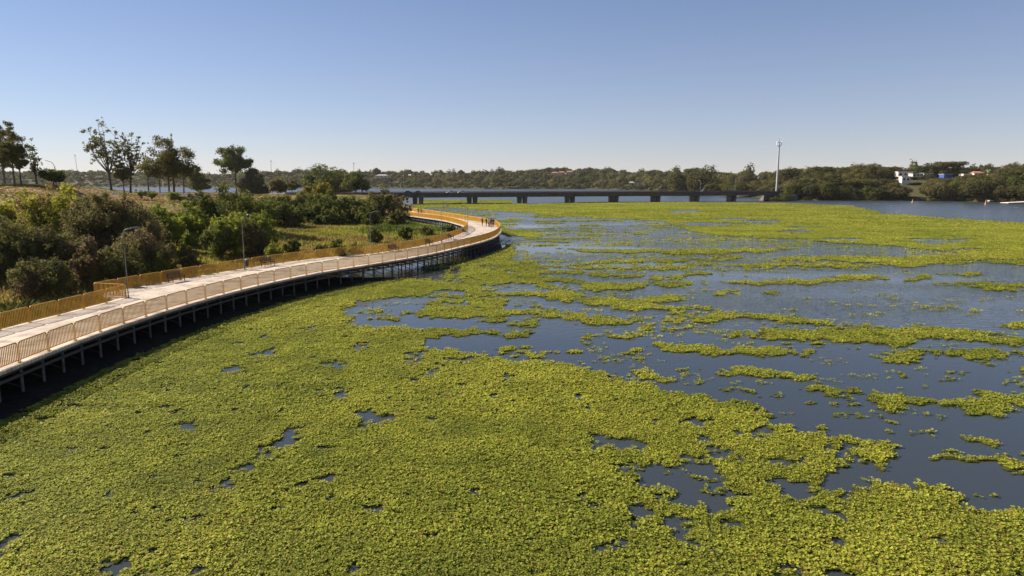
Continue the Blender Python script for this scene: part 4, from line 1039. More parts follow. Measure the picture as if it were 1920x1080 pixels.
PAL = {  # leaf albedos
    'yg': ((.15, .16, .022), (.46, .44, .06)), 'green': ((.105, .135, .022), (.31, .33, .05)), 'dk': ((.055, .072, .018), (.17, .18, .04)),
    'dark': ((.062, .068, .024), (.18, .17, .055)), 'brown': ((.085, .078, .030), (.24, .205, .075)), 'red': ((.09, .072, .034), (.25, .175, .085)),
    'olive': ((.070, .072, .022), (.175, .16, .048)), 'yellow': ((.15, .13, .02), (.30, .25, .04)), 'fern': ((.05, .10, .012), (.11, .19, .025))}
def bush(px, top, Y, wpx, pal, label, seed, group='bushes on the left bank', name='bush', nb=16, dry=None, cat='bush', zmin=None, lsf=1.0):
    rg = np.random.default_rng(seed)
    X = at_dist(px, Y); z = tz(X, Y); H = (zof(top - 4, Y) - z) * 1.06; W = 2.25 * wpx * Y / F
    if H < .6: H = .6
    t = thing(name, label, cat, (X, Y, z - .05), 0, group)
    bl = dome_blobs(rg, W, H, int(nb * 1.7), rb=.33)
    for _ in range(22):
        a_ = rg.uniform(0, 2 * PI); r_ = math.sqrt(rg.uniform(0, 1)); zz = H * (.22 + .74 * math.sqrt(max(0, 1 - r_ * r_)) * rg.uniform(.85, 1.1)); q_ = W * rg.uniform(.035, .085)
        bl.append(((math.cos(a_) * r_ * W * .52, math.sin(a_) * r_ * W * .52, zz), (q_, q_, q_ * rg.uniform(.8, 1.6))))
    ls = max(.10, Y * 1.15 / 683) * lsf
    area = 3.0 * W * W / 4 + 3.14 * W * H * .8
    n = int(min(26000, area / (ls * ls * .55) * 1.1))
    c1, c2 = PAL[pal]
    obj('crown', crown(rg, bl, n, ls, c1, c2, .4, dry=dry, fuzz=.26, jit=.6), M_LEAF, t)
    tips = [b_[0] for b_ in bl[:8]]
    obj('trunk', limbs([(0, 0, 0), (.1, .05, H * .2), (.05, .1, H * .4)], [W * .025 + .04, W * .02 + .03, W * .015 + .02], tips, W * .011 + .015, rg), M_BARK, t)
    return t
BUSHES = [
    (25, 373, 84, 55, 'yg', 'sunlit yellow green bush at the left edge above the bank'),
    (100, 360, 80, 62, 'yg', 'tall yellow green bush with pinkish dry tips in the left corner'),
    (170, 372, 74, 55, 'brown', 'tall brownish bush behind the first bushes on the left'),
    (232, 380, 76, 55, 'brown', 'wide brown leaved bush left of the nearest lamp post top'),
    (8, 428, 63, 60, 'dark', 'dark bush cut by the left edge, above the railing'),
    (92, 432, 64, 55, 'dark', 'dense dark bush behind the nearest inner railing'),
    (150, 452, 60, 26, 'red', 'reddish dry leaved shrub in the dark thicket'),
    (258, 425, 68, 46, 'brown', 'dusky brown bush behind the nearest lamp post'),
    (60, 492, 57, 48, 'dark', 'low dark bush right behind the railing at the left'),
    (198, 470, 62, 46, 'dark', 'dark bush beside the reddish shrub'),
    (292, 478, 66, 26, 'dk', 'shadowy bush behind the nearest bench'),
    (-60, 400, 66, 70, 'dark', 'big dark bush running out of the left edge'),
    (345, 470, 74, 18, 'brown', 'low brown scrub between the bench and the green bushes'),
    (298, 394, 96, 34, 'green', 'light green bush left of the dark domed tree'),
    (348, 390, 104, 32, 'green', 'light green bush touching the dark domed tree'),
    (440, 359, 122, 74, 'dk', 'large dark green domed tree in the middle of the bank'),
    (372, 372, 118, 34, 'dk', 'dark green bush on the left flank of the domed tree'),
    (432, 402, 93, 44, 'green', 'bright green bush behind the second lamp post'),
    (402, 425, 88, 32, 'dk', 'dark bush in front of the bright green one'),
    (486, 404, 97, 28, 'green', 'green bush right of the second lamp post'),
    (470, 425, 92, 26, 'brown', 'dry brown shrub in front of green bushes'),
    (505, 378, 152, 36, 'dk', 'dark green bush right of the domed tree'),
    (552, 374, 168, 40, 'dk', 'dark bush above the left end of the marsh'),
    (604, 366, 172, 46, 'dk', 'dark tall bush behind the marsh, widest of its row'),
    (648, 378, 172, 34, 'dk', 'dark green bush at the right end of its row behind the marsh'),
    (580, 390, 162, 36, 'dk', 'shadowed bush along the edge of the marsh'),
    (683, 378, 182, 28, 'olive', 'olive bush left of the far landing'),
    (716, 366, 192, 32, 'olive', 'olive green bush behind the far landing'),
    (748, 367, 205, 20, 'brown', 'round dusky bush beside the first bridge pier'),
    (540, 448, 86, 18, 'dk', 'small dark shrub in the marsh behind the railing'),
    (628, 453, 84, 16, 'dk', 'small shrub in the marsh left of the bay end'),
    (505, 462, 88, 18, 'green', 'low olive scrub on the near left marsh'),
    (598, 462, 90, 14, 'olive', 'low olive scrub in the middle of the near marsh'),
    (664, 460, 92, 14, 'olive', 'low olive scrub behind the lamp post at the bay end'),
    (700, 431, 112, 12, 'dk', 'little dark shrub near the middle lamp post'),
    (757, 428, 118, 13, 'dk', 'little round dark shrub in the middle of the marsh'),
    (838, 426, 138, 14, 'dk', 'dark shrub against the boardwalk at the inner bend'),
    (798, 430, 130, 12, 'olive', 'pale green shrub in the fern patch'),
    (742, 400, 165, 18, 'olive', 'olive shrub below the far landing railing'),
    (60, 385, 92, 50, 'green', 'green bush on the slope behind the corner bushes'),
    (130, 380, 88, 46, 'olive', 'olive bush on the slope between the corner bushes and the brown ones'),
    (195, 380, 90, 44, 'brown', 'brown bush on the slope below the airy eucalyptus'),
    (245, 388, 92, 36, 'olive', 'olive bush above the nearest lamp post arm'),
    (275, 410, 84, 34, 'dk', 'dark bush right of the nearest lamp post arm'),
    (322, 408, 104, 22, 'olive', 'olive bush below the two light green ones'),
    (372, 404, 106, 26, 'green', 'green bush below the left flank of the domed tree'),
    (345, 440, 92, 14, 'green', 'small green bush on the marsh edge behind the nearest benches'),
    (450, 385, 126, 40, 'dk', 'dark bush under the domed tree'),
    (520, 396, 152, 26, 'dk', 'dark bush at the top left corner of the marsh'),
    (548, 404, 150, 16, 'olive', 'olive shrub at the top left corner of the marsh'),
    (622, 394, 160, 24, 'dk', 'low dark bush at the marsh edge in the middle of its row'),
    (665, 394, 168, 20, 'olive', 'olive bush at the marsh edge before the far landing'),
    (690, 388, 160, 22, 'dk', 'dark bush beside the end of the inner railing'),
    (605, 349, 215, 22, 'yellow', 'yellow leaved shrub below the dark trees by the road'),
    (575, 354, 210, 16, 'yellow', 'small yellow leaved shrub left of its larger twin')]
for i, (px, top, Y, wp, pal, lab) in enumerate(BUSHES):
    dry = (.18, (.26, .15, .11)) if pal in ('yg',) else ((.12, (.20, .14, .085)) if pal in ('brown', 'dark', 'red') else None)
    bush(px, top, Y, wp, pal, lab, 900 + i, dry=dry, nb=18 if wp > 40 else 12)

# park trees with visible trunks (left)
def euca(base, H, W, label, seed, pal='olive', openness=.5, lean=0.0, trunk_h=.35, nb=16, group='trees in the lakeside park', shape='vase', name='tree', bark=None, forks=1, ls=None):
    rg = np.random.default_rng(seed)
    t = thing(name, label, 'tree', base - Vector((0, 0, .1)), 0, group)
    Y = base.y; ls = ls or max(.16, Y * .85 / 683)
    tr = H * .012 + .05
    if shape == 'dome': H *= 1.12; W *= 1.12
    m_ = MB(); bl = []
    fork = H * trunk_h
    m_.tube([(0, 0, 0), (lean * fork * .4, 0, fork * .5), (lean * fork, 0, fork), (lean * H * .62, .1, H * .68), (lean * H * .85, .1, H * .9)], [tr * 1.3, tr, tr * .85, tr * .4, tr * .12], 8)
    nl = 5 + nb // 5
    for k in range(nl):
        a_ = 2 * PI * (k + rg.uniform(-.3, .3)) / nl; u = (k % 3) / 2.0 * .7 + rg.uniform(0, .3)
        if shape == 'vase':
            zt = H * (.55 + .36 * u); r = W * .5 * (.62 + .3 * rg.uniform() - .28 * u)
        elif shape == 'dome':
            zt = H * (trunk_h + .05 + (.80 - trunk_h) * u); r = W * .36 * math.sqrt(max(.1, 1 - (u * .8) ** 2))
        else:
            zt = H * (trunk_h + (.86 - trunk_h) * u); r = W * .26 * (1 - u * .5)
        z0 = fork * (.85 + .5 * u * rg.uniform(.3, 1)); o = Vector((lean * z0, 0, z0)); tip = Vector((math.cos(a_) * r + lean * zt, math.sin(a_) * r, zt))
        mid = o.lerp(tip, .5) + Vector((math.cos(a_), math.sin(a_), 0)) * W * .04 + Vector((0, 0, -H * .02))
        m_.tube([o, mid, tip], [tr * .55, tr * .36, tr * .16], 6)
        ns = 9 if openness > .45 else 5
        for q in range(ns + 1):
            f = rg.uniform(.35, 1.0) if q else 1.0
            p0 = (o.lerp(mid, f * 2) if f < .5 else mid.lerp(tip, f * 2 - 1)); dv = Vector(rg.normal(0, 1, 3)); dv.z = abs(dv.z) * .8 + .2; dv.normalize()
            L = W * rg.uniform(.10, .20); p1 = p0 + dv * L
            m_.tube([p0, p0.lerp(p1, .5) + Vector((0, 0, L * .05)), p1], [tr * .18, tr * .12, tr * .05], 5)
            rb = W * (.044 if openness > .45 else (.10 if openness > .15 else .125)) * rg.uniform(.6, 1.35)
            bl.append((tuple(p1), (rb * 1.15, rb * 1.15, rb * .8)))
            if openness > .45:
                for _ in range(2):
                    c_ = p1 + Vector(rg.normal(0, W * .055, 3)); bl.append((tuple(c_), (rb * .7, rb * .7, rb * .5)))
    if shape != 'vase':
        for _ in range(8 if openness > .2 else 14):
            a_ = rg.uniform(0, 2 * PI); u = rg.uniform(0, 1); zt = H * (trunk_h + .08 + (.84 - trunk_h) * u); r = W * (.36 if shape == 'dome' else .2) * math.sqrt(max(.05, 1 - u * u)) * rg.uniform(.2, 1)
            rb = W * (.13 if openness < .2 else .08) * rg.uniform(.7, 1.3); bl.append(((math.cos(a_) * r + lean * zt, math.sin(a_) * r, zt), (rb, rb, rb * .8)))
    bl.append(((lean * H * .9, 0, H * .95), (W * .08, W * .08, H * .05)))
    area = sum(4 * PI * b_[1][0] ** 2 for b_ in bl)
    n = int(area / (ls * ls * 1.1) * (1.0 - openness * .8) * (.72 if openness > .45 else .82))
    c1, c2 = PAL[pal]
    obj('crown', crown(rg, bl, min(14000, n), ls, c1, c2, .2, fuzz=.32 if openness > .3 else .2), M_LEAF, t)
    obj('trunk', m_, bark or M_BARK, t)
    return t
TREES = [  # px, base y, top y, width px, pal, open, shape, trunk, lean, label
    (9, 344, 206, 50, 'dark', .25, 'dome', .3, 0, 'tallest dark eucalyptus, cut by the left edge'),
    (28, 350, 248, 52, 'olive', .25, 'dome', .36, 0, 'olive eucalyptus in front of the tallest one at the left edge'),
    (40, 347, 275, 26, 'dark', .2, 'dome', .4, 0, 'slim dark tree tucked behind the olive eucalyptus'),
    (-25, 346, 255, 60, 'dark', .1, 'dome', .3, 0, 'dark tree mostly outside the left edge'),
    (69, 346, 258, 38, 'dark', .5, 'column', .22, -.03, 'upright tree with bare twiggy top, standing right of the tall pair'),
    (101, 347, 321, 36, 'dk', .05, 'dome', .3, 0, 'small round dark tree beside the upright twiggy one'),
    (209, 357, 226, 84, 'dark', .74, 'vase', .26, -.06, 'open spreading eucalyptus, the widest airy crown in the park'),
    (233, 362, 304, 36, 'dark', .1, 'vase', .38, -.03, 'short dense tree between the two airy eucalyptuses'),
    (245, 362, 246, 52, 'dark', .55, 'vase', .32, .10, 'leaning airy eucalyptus right of the widest one'),
    (318, 367, 268, 88, 'olive', .3, 'dome', .3, 0, 'broad dense olive tree in the middle of the park'),
    (327, 366, 248, 30, 'dark', .7, 'column', .5, .02, 'thin airy tree poking out above the broad olive one'),
    (345, 364, 290, 44, 'olive', .6, 'vase', .4, .06, 'tree on the right flank of the broad olive one'),
    (372, 359, 318, 38, 'dk', .05, 'dome', .28, 0, 'low dark round tree right of the broad olive one'),
    (279, 361, 282, 18, 'dark', .6, 'column', .5, 0, 'thin tree between the leaning and the broad trees'),
    (300, 357, 300, 26, 'dark', .5, 'vase', .5, 0, 'slender tree behind the broad olive one'),
    (444, 361, 282, 56, 'dk', .3, 'dome', .52, -.02, 'lone tree with a high rounded crown, right of the park trees'),
    (476, 362, 322, 52, 'dark', .1, 'dome', .2, 0, 'dark tree beside the lone high crowned tree'),
    (522, 372, 338, 36, 'brown', .2, 'dome', .3, 0, 'dusky tree before the road poles'),
    (548, 364, 340, 26, 'olive', .2, 'dome', .3, 0, 'small olive tree right of the dusky one'),
    (625, 360, 319, 76, 'dk', .03, 'dome', .15, 0, 'large dark tree mass by the road, left of the bridge'),
    (668, 361, 329, 46, 'dk', .03, 'dome', .15, 0, 'dark tree behind the tall pole near the bridge head'),
    (590, 361, 326, 40, 'dk', .03, 'dome', .15, 0, 'dark tree on the left flank of the large mass'),
    (265, 374, 356, 20, 'green', .3, 'vase', .2, 0, 'small green palm like shrub on the park slope, left one'),
    (285, 376, 357, 20, 'green', .3, 'vase', .2, 0, 'small green palm like shrub on the park slope, right of its twin'),
    (327, 378, 363, 26, 'green', .2, 'dome', .2, 0, 'green clump on the mown slope under the broad olive tree')]
for i, (px, by, ty, wp, pal, op, shp, trh, ln, lab) in enumerate(TREES):
    p = at_terr(px, by); H = zof(ty, p.y) - p.z; W = wp * p.y / F
    euca(p, H, W, lab, 400 + i, pal, op, ln, trh, 26 if wp > 40 else 16, shape=shp)

# tall thin poles and park furniture
def simple_pole(px, by, ty, label, lean=0.0, curved=False):
    p = at_terr(px, by); H = zof(ty, p.y) - p.z
    t = thing('light_pole', label, 'pole', p, 0, 'tall poles on the left bank')
    m_ = MB(); m_.tube([(0, 0, 0), (lean * H, 0, H)], [.16, .09], 8); obj('pole', m_, M_STEEL, t)
    m_ = MB()
    if curved:
        m_.tube([(lean * H, 0, H), (lean * H - .6, 0, H + 1.0), (lean * H - 2.2, 0, H + 1.5)], .06, 6); obj('arm', m_, M_STEEL, t)
    else:
        m_.box((lean * H, 0, H + .12), (.5, .5, .24)); m_.box((lean * H + .3, 0, H - .2), (.3, .25, .3)); obj('lamp_head', m_, M_STEEL, t)
simple_pole(151, 350, 291, 'tall leaning pole left of the widest airy eucalyptus', -.07)
simple_pole(106, 347, 312, 'curved arm lamp behind the small round tree', 0, True)
simple_pole(511, 362, 302, 'tall straight pole with a lamp cluster by the road, left of two')
simple_pole(665, 361, 306, 'tall straight pole in front of the dark trees by the bridge head')
def white_rail(px, py, L, label, rz=0.1):
    p = at_terr(px, py); t = thing('low_fence', label, 'fence', p, rz, 'low fences in the park')
    m_ = MB()
    for k in range(5): m_.box((-L / 2 + L * k / 4, 0, .45), (.12, .12, .9))
    obj('post', m_, M_WHITE, t); m_ = MB()
    for z in (.4, .82): m_.box((0, -.075, z), (L, .025, .12))
    obj('rail', m_, M_WHITE, t)
white_rail(330, 368, 9, 'pale low fence under the broad olive tree'); white_rail(358, 369, 7, 'pale low fence right of the other, near the low round tree', -.1); white_rail(200, 368, 6, 'pale low fence below the widest airy eucalyptus', .05)

# ------------------------------------------------------------------ marsh grass
def grass_set(area_pts, sp, hh, cfun, seed, wd):
    rg = np.random.default_rng(seed)
    P = np.array(area_pts); x0, y0 = P.min(0); x1, y1 = P.max(0)
    XX, YY = np.meshgrid(np.arange(x0, x1, sp), np.arange(y0, y1, sp)); XX = XX.ravel() + rg.uniform(-.5, .5, XX.size) * sp; YY = YY.ravel() + rg.uniform(-.5, .5, YY.size) * sp
    k = inside(XX, YY, area_pts); XX = XX[k]; YY = YY[k]
    Z = terr(XX, YY); k = Z > -.1; XX = XX[k]; YY = YY[k]; Z = Z[k]
    VV = []; CC = []
    n = len(XX); hb = hh * (.35 + 1.2 * fbm(XX * .14, YY * .2, 3, seed)) ** 1.5
    for q in range(4):
        th = rg.uniform(0, 2 * PI, n); h = hb * rg.uniform(.6, 1.25, n); w_ = wd * rg.uniform(.6, 1.3, n)
        ox = rg.normal(0, sp * .35, n); oy = rg.normal(0, sp * .35, n); ln = rg.normal(0, .35, (n, 2)) * h[:, None]
        a = np.stack([XX + ox, YY + oy, Z - .05], 1); s = np.stack([np.cos(th), np.sin(th), np.zeros(n)], 1) * w_[:, None]
        up = np.stack([ln[:, 0], ln[:, 1], h], 1)
        VV.append(np.stack([a - s, a + s, a + up * .7 + s * .9, a + up - s * .4], 1).reshape(-1, 3))
        CC.append(np.repeat(cfun(XX, YY, rg, n), 4, axis=0))
    V_ = np.concatenate(VV); return V_, np.arange(len(V_)).reshape(-1, 4), np.concatenate(CC)
def marsh_col(X, Y, rg, n):   # grass, rusty sedge and a fern patch
    f = fbm(X * .06, Y * .10, 3, 61); f = np.clip((f - .38) / .24, 0, 1)[:, None]
    g2 = np.clip((fbm(X * .2, Y * .3, 2, 65) - .3) / .4, 0, 1)[:, None]
    fern = np.clip((Y - 128) / 8, 0, 1)[:, None] * np.clip((X + 34) / 5, 0, 1)[:, None]
    gr = np.array([.17, .18, .028]) * (1 - g2) + np.array([.37, .34, .06]) * g2
    br_c = np.array([.36, .225, .08]) * (1 - g2) + np.array([.27, .225, .06]) * g2
    c = gr * (1 - f * .8) + br_c * f * .8
    c = c * (1 - fern) + np.array([.13, .165, .03]) * (.5 + g2) * fern
    return c * rg.uniform(.6, 1.3, n)[:, None]
MARSH = [(-31, 58), (-27, 69), (-20.5, 84), (-13, 103), (-10.4, 122), (-10.2, 131), (-12.5, 146), (-23, 170), (-36, 195), (-48, 215), (-70, 200), (-75, 160), (-75, 110), (-60, 70), (-42, 52)]
V, Fq, C = grass_set(MARSH, .42, .75, marsh_col, 71, .13)
tag(obj('marsh_grass', np_mesh('marsh_grass', V, Fq, C), M_GRASS), 'green and rusty brown marsh grass inside the curve of the boardwalk', kind='stuff')
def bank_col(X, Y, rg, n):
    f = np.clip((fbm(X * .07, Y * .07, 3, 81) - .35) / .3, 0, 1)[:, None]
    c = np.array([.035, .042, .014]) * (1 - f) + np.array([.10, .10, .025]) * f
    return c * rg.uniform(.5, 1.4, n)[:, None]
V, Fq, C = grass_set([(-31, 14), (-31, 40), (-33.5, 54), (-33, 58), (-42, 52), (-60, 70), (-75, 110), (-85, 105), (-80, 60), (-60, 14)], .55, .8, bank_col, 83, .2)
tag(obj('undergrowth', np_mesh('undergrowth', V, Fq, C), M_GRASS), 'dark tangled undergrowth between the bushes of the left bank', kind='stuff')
def dry_col(X, Y, rg, n):
    f = np.clip((fbm(X * .05, Y * .05, 3, 85) - .35) / .3, 0, 1)[:, None]
    c = np.array([.13, .12, .03]) * (1 - f) + np.array([.23, .145, .055]) * f
    return c * rg.uniform(.7, 1.3, n)[:, None]
V, Fq, C = grass_set([(-75, 110), (-75, 200), (-48, 215), (-56, 330), (-180, 330), (-180, 100), (-85, 100)], .9, .12, dry_col, 87, .3)
tag(obj('dry_grass', np_mesh('dry_grass', V, Fq, C), M_GRASS), 'dry yellowish grass on the park slope', kind='stuff')

# ------------------------------------------------------------------ far bank woods
def tree_proto(seed, W, H, pal, label, nb=14, n=1500, ls=.75, shape='dome', group='trees on the far right bank', name='tree'):
    rg = np.random.default_rng(seed)
    t = thing(name, label, 'tree', (0, 0, 0), 0, group)
    bl = dome_blobs(rg, W, H, nb, z0=H * (.25 if shape == 'dome' else .02), rb=.45)
    if shape == 'umbrella':
        bl = [((math.cos(a) * r * W * .5, math.sin(a) * r * W * .5, H * rg.uniform(.72, .9)), (W * .2, W * .2, H * .12)) for a, r in ((rg.uniform(0, 2 * PI), math.sqrt(rg.uniform(0, 1)) * .85) for _ in range(nb))]
    c1, c2 = [tuple(.74 * q for q in c_) for c_ in PAL[pal]]
    obj('crown', crown(rg, bl, n, ls, c1, c2, .6, jit=.4), M_LEAF, t)
    obj('trunk', limbs([(0, 0, -.5), (.1, 0, H * .25), (0, .1, H * .5)], [W * .03, W * .024, W * .018], [b_[0] for b_ in bl[:7]], W * .012, rg), M_BARK, t)
    return t
def palm_proto(seed, H, label, group):
    rg = np.random.default_rng(seed)
    t = thing('palm_tree', label, 'palm tree', (0, 0, 0), 0, group)
    m_ = MB(); m_.tube([(0, 0, -.5), (.15, 0, H * .5), (.3, 0, H)], [.28, .2, .16], 7); obj('trunk', m_, M_BARKP, t)
    VV = []; 
    for k in range(22):
        a = rg.uniform(0, 2 * PI); e = rg.uniform(-.5, 1.2); L = rg.uniform(2.4, 3.4); prev = Vector((.3, 0, H)); dr = Vector((math.cos(a) * math.cos(e), math.sin(a) * math.cos(e), math.sin(e)))
        sd = Vector((-math.sin(a), math.cos(a), 0))
        for q in range(4):
            nx = prev + dr * L / 4; dr = (dr + Vector((0, 0, -.32))).normalized(); w0, w1 = (.5, .55, .45, .3)[q], (.55, .45, .3, .06)[q]
            VV += [prev - sd * w0 - Vector((0, 0, .15)), prev, nx, nx - sd * w1 - Vector((0, 0, .15)), prev, prev + sd * w0 - Vector((0, 0, .15)), nx + sd * w1 - Vector((0, 0, .15)), nx]; prev = nx
    V_ = np.array([tuple(v_) for v_ in VV]); c = np.tile(np.array([[.05, .055, .02]]), (len(V_), 1)) * np.repeat(rg.uniform(.6, 1.4, (len(V_) // 8, 1)), 8, axis=0)
    obj('fronds', np_mesh('fronds', V_, np.arange(len(V_)).reshape(-1, 4), c), M_LEAF, t)
    return t
KINDS = [('olive', 'dome', 'olive round crowned tree in the wood on the far right bank'), ('dk', 'low', 'dark bushy tree reaching down to the far right bank'), ('brown', 'dome', 'brownish dry crowned tree in the wood on the far right bank'),
         ('olive', 'umbrella', 'flat topped spreading tree in the wood on the far right bank'), ('dark', 'dome', 'dark round crowned tree in the wood on the far right bank')]
PROT = []
for i, (pal, shp, lab) in enumerate(KINDS):
    for q in range(2):
        PROT.append((i, tree_proto(1000 + i * 10 + q, 11, 9 if shp != 'umbrella' else 8, pal, lab, 18, 4200 if shp != 'umbrella' else 2600, .36, shp, 'far right bank trees: ' + lab.split(' in ')[0].split(' reaching')[0])))
used = set()
def put(kind, X, Y, sW, sH, rzv, label=None, group=None):
    c = [k for k in range(len(PROT)) if PROT[k][0] == kind]; k = c[random.randrange(len(c))]; pr = PROT[k][1]
    z = fz(X, Y)
    if k not in used:
        used.add(k); pr.location = (X, Y, z - .3); pr.rotation_euler = (0, 0, rzv); pr.scale = (sW, sW, sH)
        if label: pr['label'] = label
        if group: pr['group'] = group
        return pr
    r = copy_tree(pr, (X, Y, z - .3), rzv, (sW, sW, sH), KINDS[kind][2] if label is None else label, group)
    return r
rr = random.Random(11)
_HY = {}
def house_y(px, by):
    k = (round(px), round(by))
    if k not in _HY:
        yy = np.arange(370., 1900., 4.); gz = far_terr(yy * (px - 960.0) / F * cp, yy); dz = gz - np.array([zof(by, q) for q in yy])
        ok = np.where((gz > .5) & (dz > -2.0))[0]
        _HY[k] = float(yy[ok[0]]) if len(ok) else float(yy[np.argmax(dz)])
    return _HY[k]
HSPEC = [(1693, 26, 330), (1695, 14, 341), (1716, 18, 325), (1735, 15, 323), (1772, 14, 332), (1815, 26, 325), (1829, 16, 324), (1856, 8, 315), (1196, 14, 347), (1168, 12, 321), (1040, 12, 328), (1053, 12, 327), (1068, 12, 326), (717, 22, 333), (1184, 9, 346), (1273, 9, 333), (1427, 10, 336)]
HCLEAR = [(p_ - w_ / 2, p_ + w_ / 2, y_, house_y(p_, y_)) for p_, w_, y_ in HSPEC]
def clear_top(px, Y, H, z, wpx=26):
    for a_, b_, yb_, hy_ in HCLEAR:
        g_ = wpx * min(1.0, 430 / Y)
        if a_ - g_ < px < b_ + g_ and Y < hy_ + 6: H = min(H, max(zof(yb_ - .5, Y) - z, 1.4))
    return H
# first the front row at the waterline, then rows up the hill
front = [(1474, 344), (1482, 352), (1492, 335), (1520, 340), (1545, 338), (1580, 348), (1612, 350), (1635, 345), (1660, 347), (1690, 352), (1740, 355), (1762, 350), (1790, 352), (1815, 350), (1850, 352), (1875, 355)]
for px, ty in front:
    yb = np.interp(px, [q[0] for q in FS_PX], [q[1] for q in FS_PX]); s = at(px, yb - .3, .2); Y = s.y + 9 + rr.uniform(0, 8); X = at_dist(px, Y)
    H = clear_top(px, Y, zof(ty, Y) - fz(X, Y), fz(X, Y), 8); put(1 if px < 1700 or px > 1745 else 3, X, Y, H * 1.25 / 11 * rr.uniform(.9, 1.3), H / 9, rr.uniform(0, 6))
cnt = 0
for row, (dy, n_, px0, px1) in enumerate([(14, 30, 1300, 1990), (34, 34, 1150, 2000), (62, 36, 1130, 2010), (100, 38, 1120, 2020), (150, 38, 1110, 2030)]):
    for k in range(n_):
        px = px0 + (px1 - px0) * (k + rr.uniform(.1, .9)) / n_
        yb = np.interp(px, [q[0] for q in FS_PX], [q[1] for q in FS_PX])
        s = at(px, yb, 0); Y = s.y + dy * (1 + (s.y - 400) / 700) + rr.uniform(-8, 8); X = at_dist(px, Y)
        if 1560 < px < 1600 and row == 0: continue
        if 1690 < px < 1745 and row < 2: continue
        kind = rr.choice((0, 0, 2, 4, 3, 1, 0, 2)); sc_ = rr.uniform(.85, 1.4) * (1.2 if row > 2 else 1.0); sh = sc_ * rr.uniform(.85, 1.15); z_ = fz(X, Y)
        hc = clear_top(px, Y, sh * 9, z_) / 9
        if hc < .12: continue
        put(kind, X, Y, (sc_ * rr.uniform(1.1, 1.6)) * (1 if hc > .7 * sh else .7), hc, rr.uniform(0, 6)); cnt += 1
for px, Y_, a_, b_ in ((1449, 392, .62, .55), (1462, 390, .75, .70), (1472, 394, .9, .85)):
    put(1, at_dist(px, Y_), Y_, a_, b_, rr.uniform(0, 6), 'dark waterside bush hiding the right end of the bridge', 'bushes at the right end of the bridge')
# low waterside scrub along the right bank
for k in range(26):
    px = 1480 + k * 17 + rr.uniform(-6, 6); yb = np.interp(px, [q[0] for q in FS_PX], [q[1] for q in FS_PX]); s = at(px, yb - .2, .1); X = at_dist(px, s.y + 4)
    put(1 if k % 3 else 0, X, s.y + 3.5, rr.uniform(.25, .5), rr.uniform(.18, .32), rr.uniform(0, 6), 'low shrub at the waterline of the far right bank', 'waterline shrubs on the far right bank')
# far-off wood that reads as one mass
def far_wood(seed):
    rg = np.random.default_rng(seed); VV = []; CC = []
    fx = [q[0] for q in FS_PX]; fy = [q[1] for q in FS_PX]
    items = []
    for row in range(13):
        n_ = 170
        for k in range(n_):
            px = -250 + 1750 * (k + rg.uniform(0, 1)) / n_
            yb = np.interp(px, fx, fy); s = at(px, yb, 0); Y = s.y + 6 + row ** 1.25 * 14 * (s.y / 1100) + rg.uniform(-8, 8)
            if s.y < 560: continue
            items.append((at_dist(px, Y), Y, row))
    for k in range(260):        # hill back of the right side
        px = 1120 + 950 * rg.uniform(); yb = np.interp(px, fx, fy); s = at(px, yb, 0); Y = s.y + 190 + rg.uniform(0, 160); items.append((at_dist(px, Y), Y, 12))
    it = np.array(items); z = far_terr(it[:, 0], it[:, 1])
    for (X, Y, row), zz in zip(items, z):
        H = (6 + 9 * rg.uniform() ** 1.8) * ((.6, .8)[int(row)] if row < 2 else 1); W = H * rg.uniform(.9, 1.7)
        if rg.uniform() < .10: H *= 1.55; W *= .75
        pxx = proj(X, Y, zz)[0]; H = clear_top(pxx, Y, H, zz)
        if H < 1.5: continue
        n = int(60 + W * 7); dv = rg.normal(size=(n, 3)); dv[:, 2] = np.abs(dv[:, 2]) * .9 - .25; dv /= np.linalg.norm(dv, axis=1)[:, None]
        lump = 1 + .25 * np.sin(dv[:, 0] * 4 + X) * np.cos(dv[:, 1] * 5 + Y)
        P = np.array([X, Y, zz + H * .46]) + dv * np.array([W * .5, W * .5, H * .5]) * lump[:, None] * rg.uniform(.75, 1.05, (n, 1))
        nr = dv + np.array([0, 0, .15]) + rg.normal(size=(n, 3)) * .28; nr /= np.linalg.norm(nr, axis=1)[:, None]
        a = np.cross(nr, rg.normal(size=(n, 3))); a /= np.linalg.norm(a, axis=1)[:, None]; bb = np.cross(nr, a)
        s = rg.uniform(.7, 1.5, n) * W * .10 * math.sqrt(12 / W)
        VV.append(np.stack([P - a * s[:, None], P - bb * (s * .7)[:, None], P + a * s[:, None], P + bb * (s * .7)[:, None]], 1).reshape(-1, 3))
        pal = PAL[('dk', 'olive', 'dark', 'brown', 'olive', 'dk')[rg.integers(0, 6)]]
        f = np.clip(rg.uniform(0, 1) * .7 + .3 * rg.uniform(0, 1, (n, 1)), 0, 1); c = (np.array(pal[0]) * (1 - f) + np.array(pal[1]) * f) * rg.uniform(.55, .95)
        CC.append(np.repeat(c, 4, axis=0))
    V_ = np.concatenate(VV); return V_, np.arange(len(V_)).reshape(-1, 4), np.concatenate(CC)
V, Fq, C = far_wood(77)
tag(obj('woodland', np_mesh('woodland', V, Fq, C), M_LEAF), 'distant dark green wood covering the hills across the lake', kind='stuff')
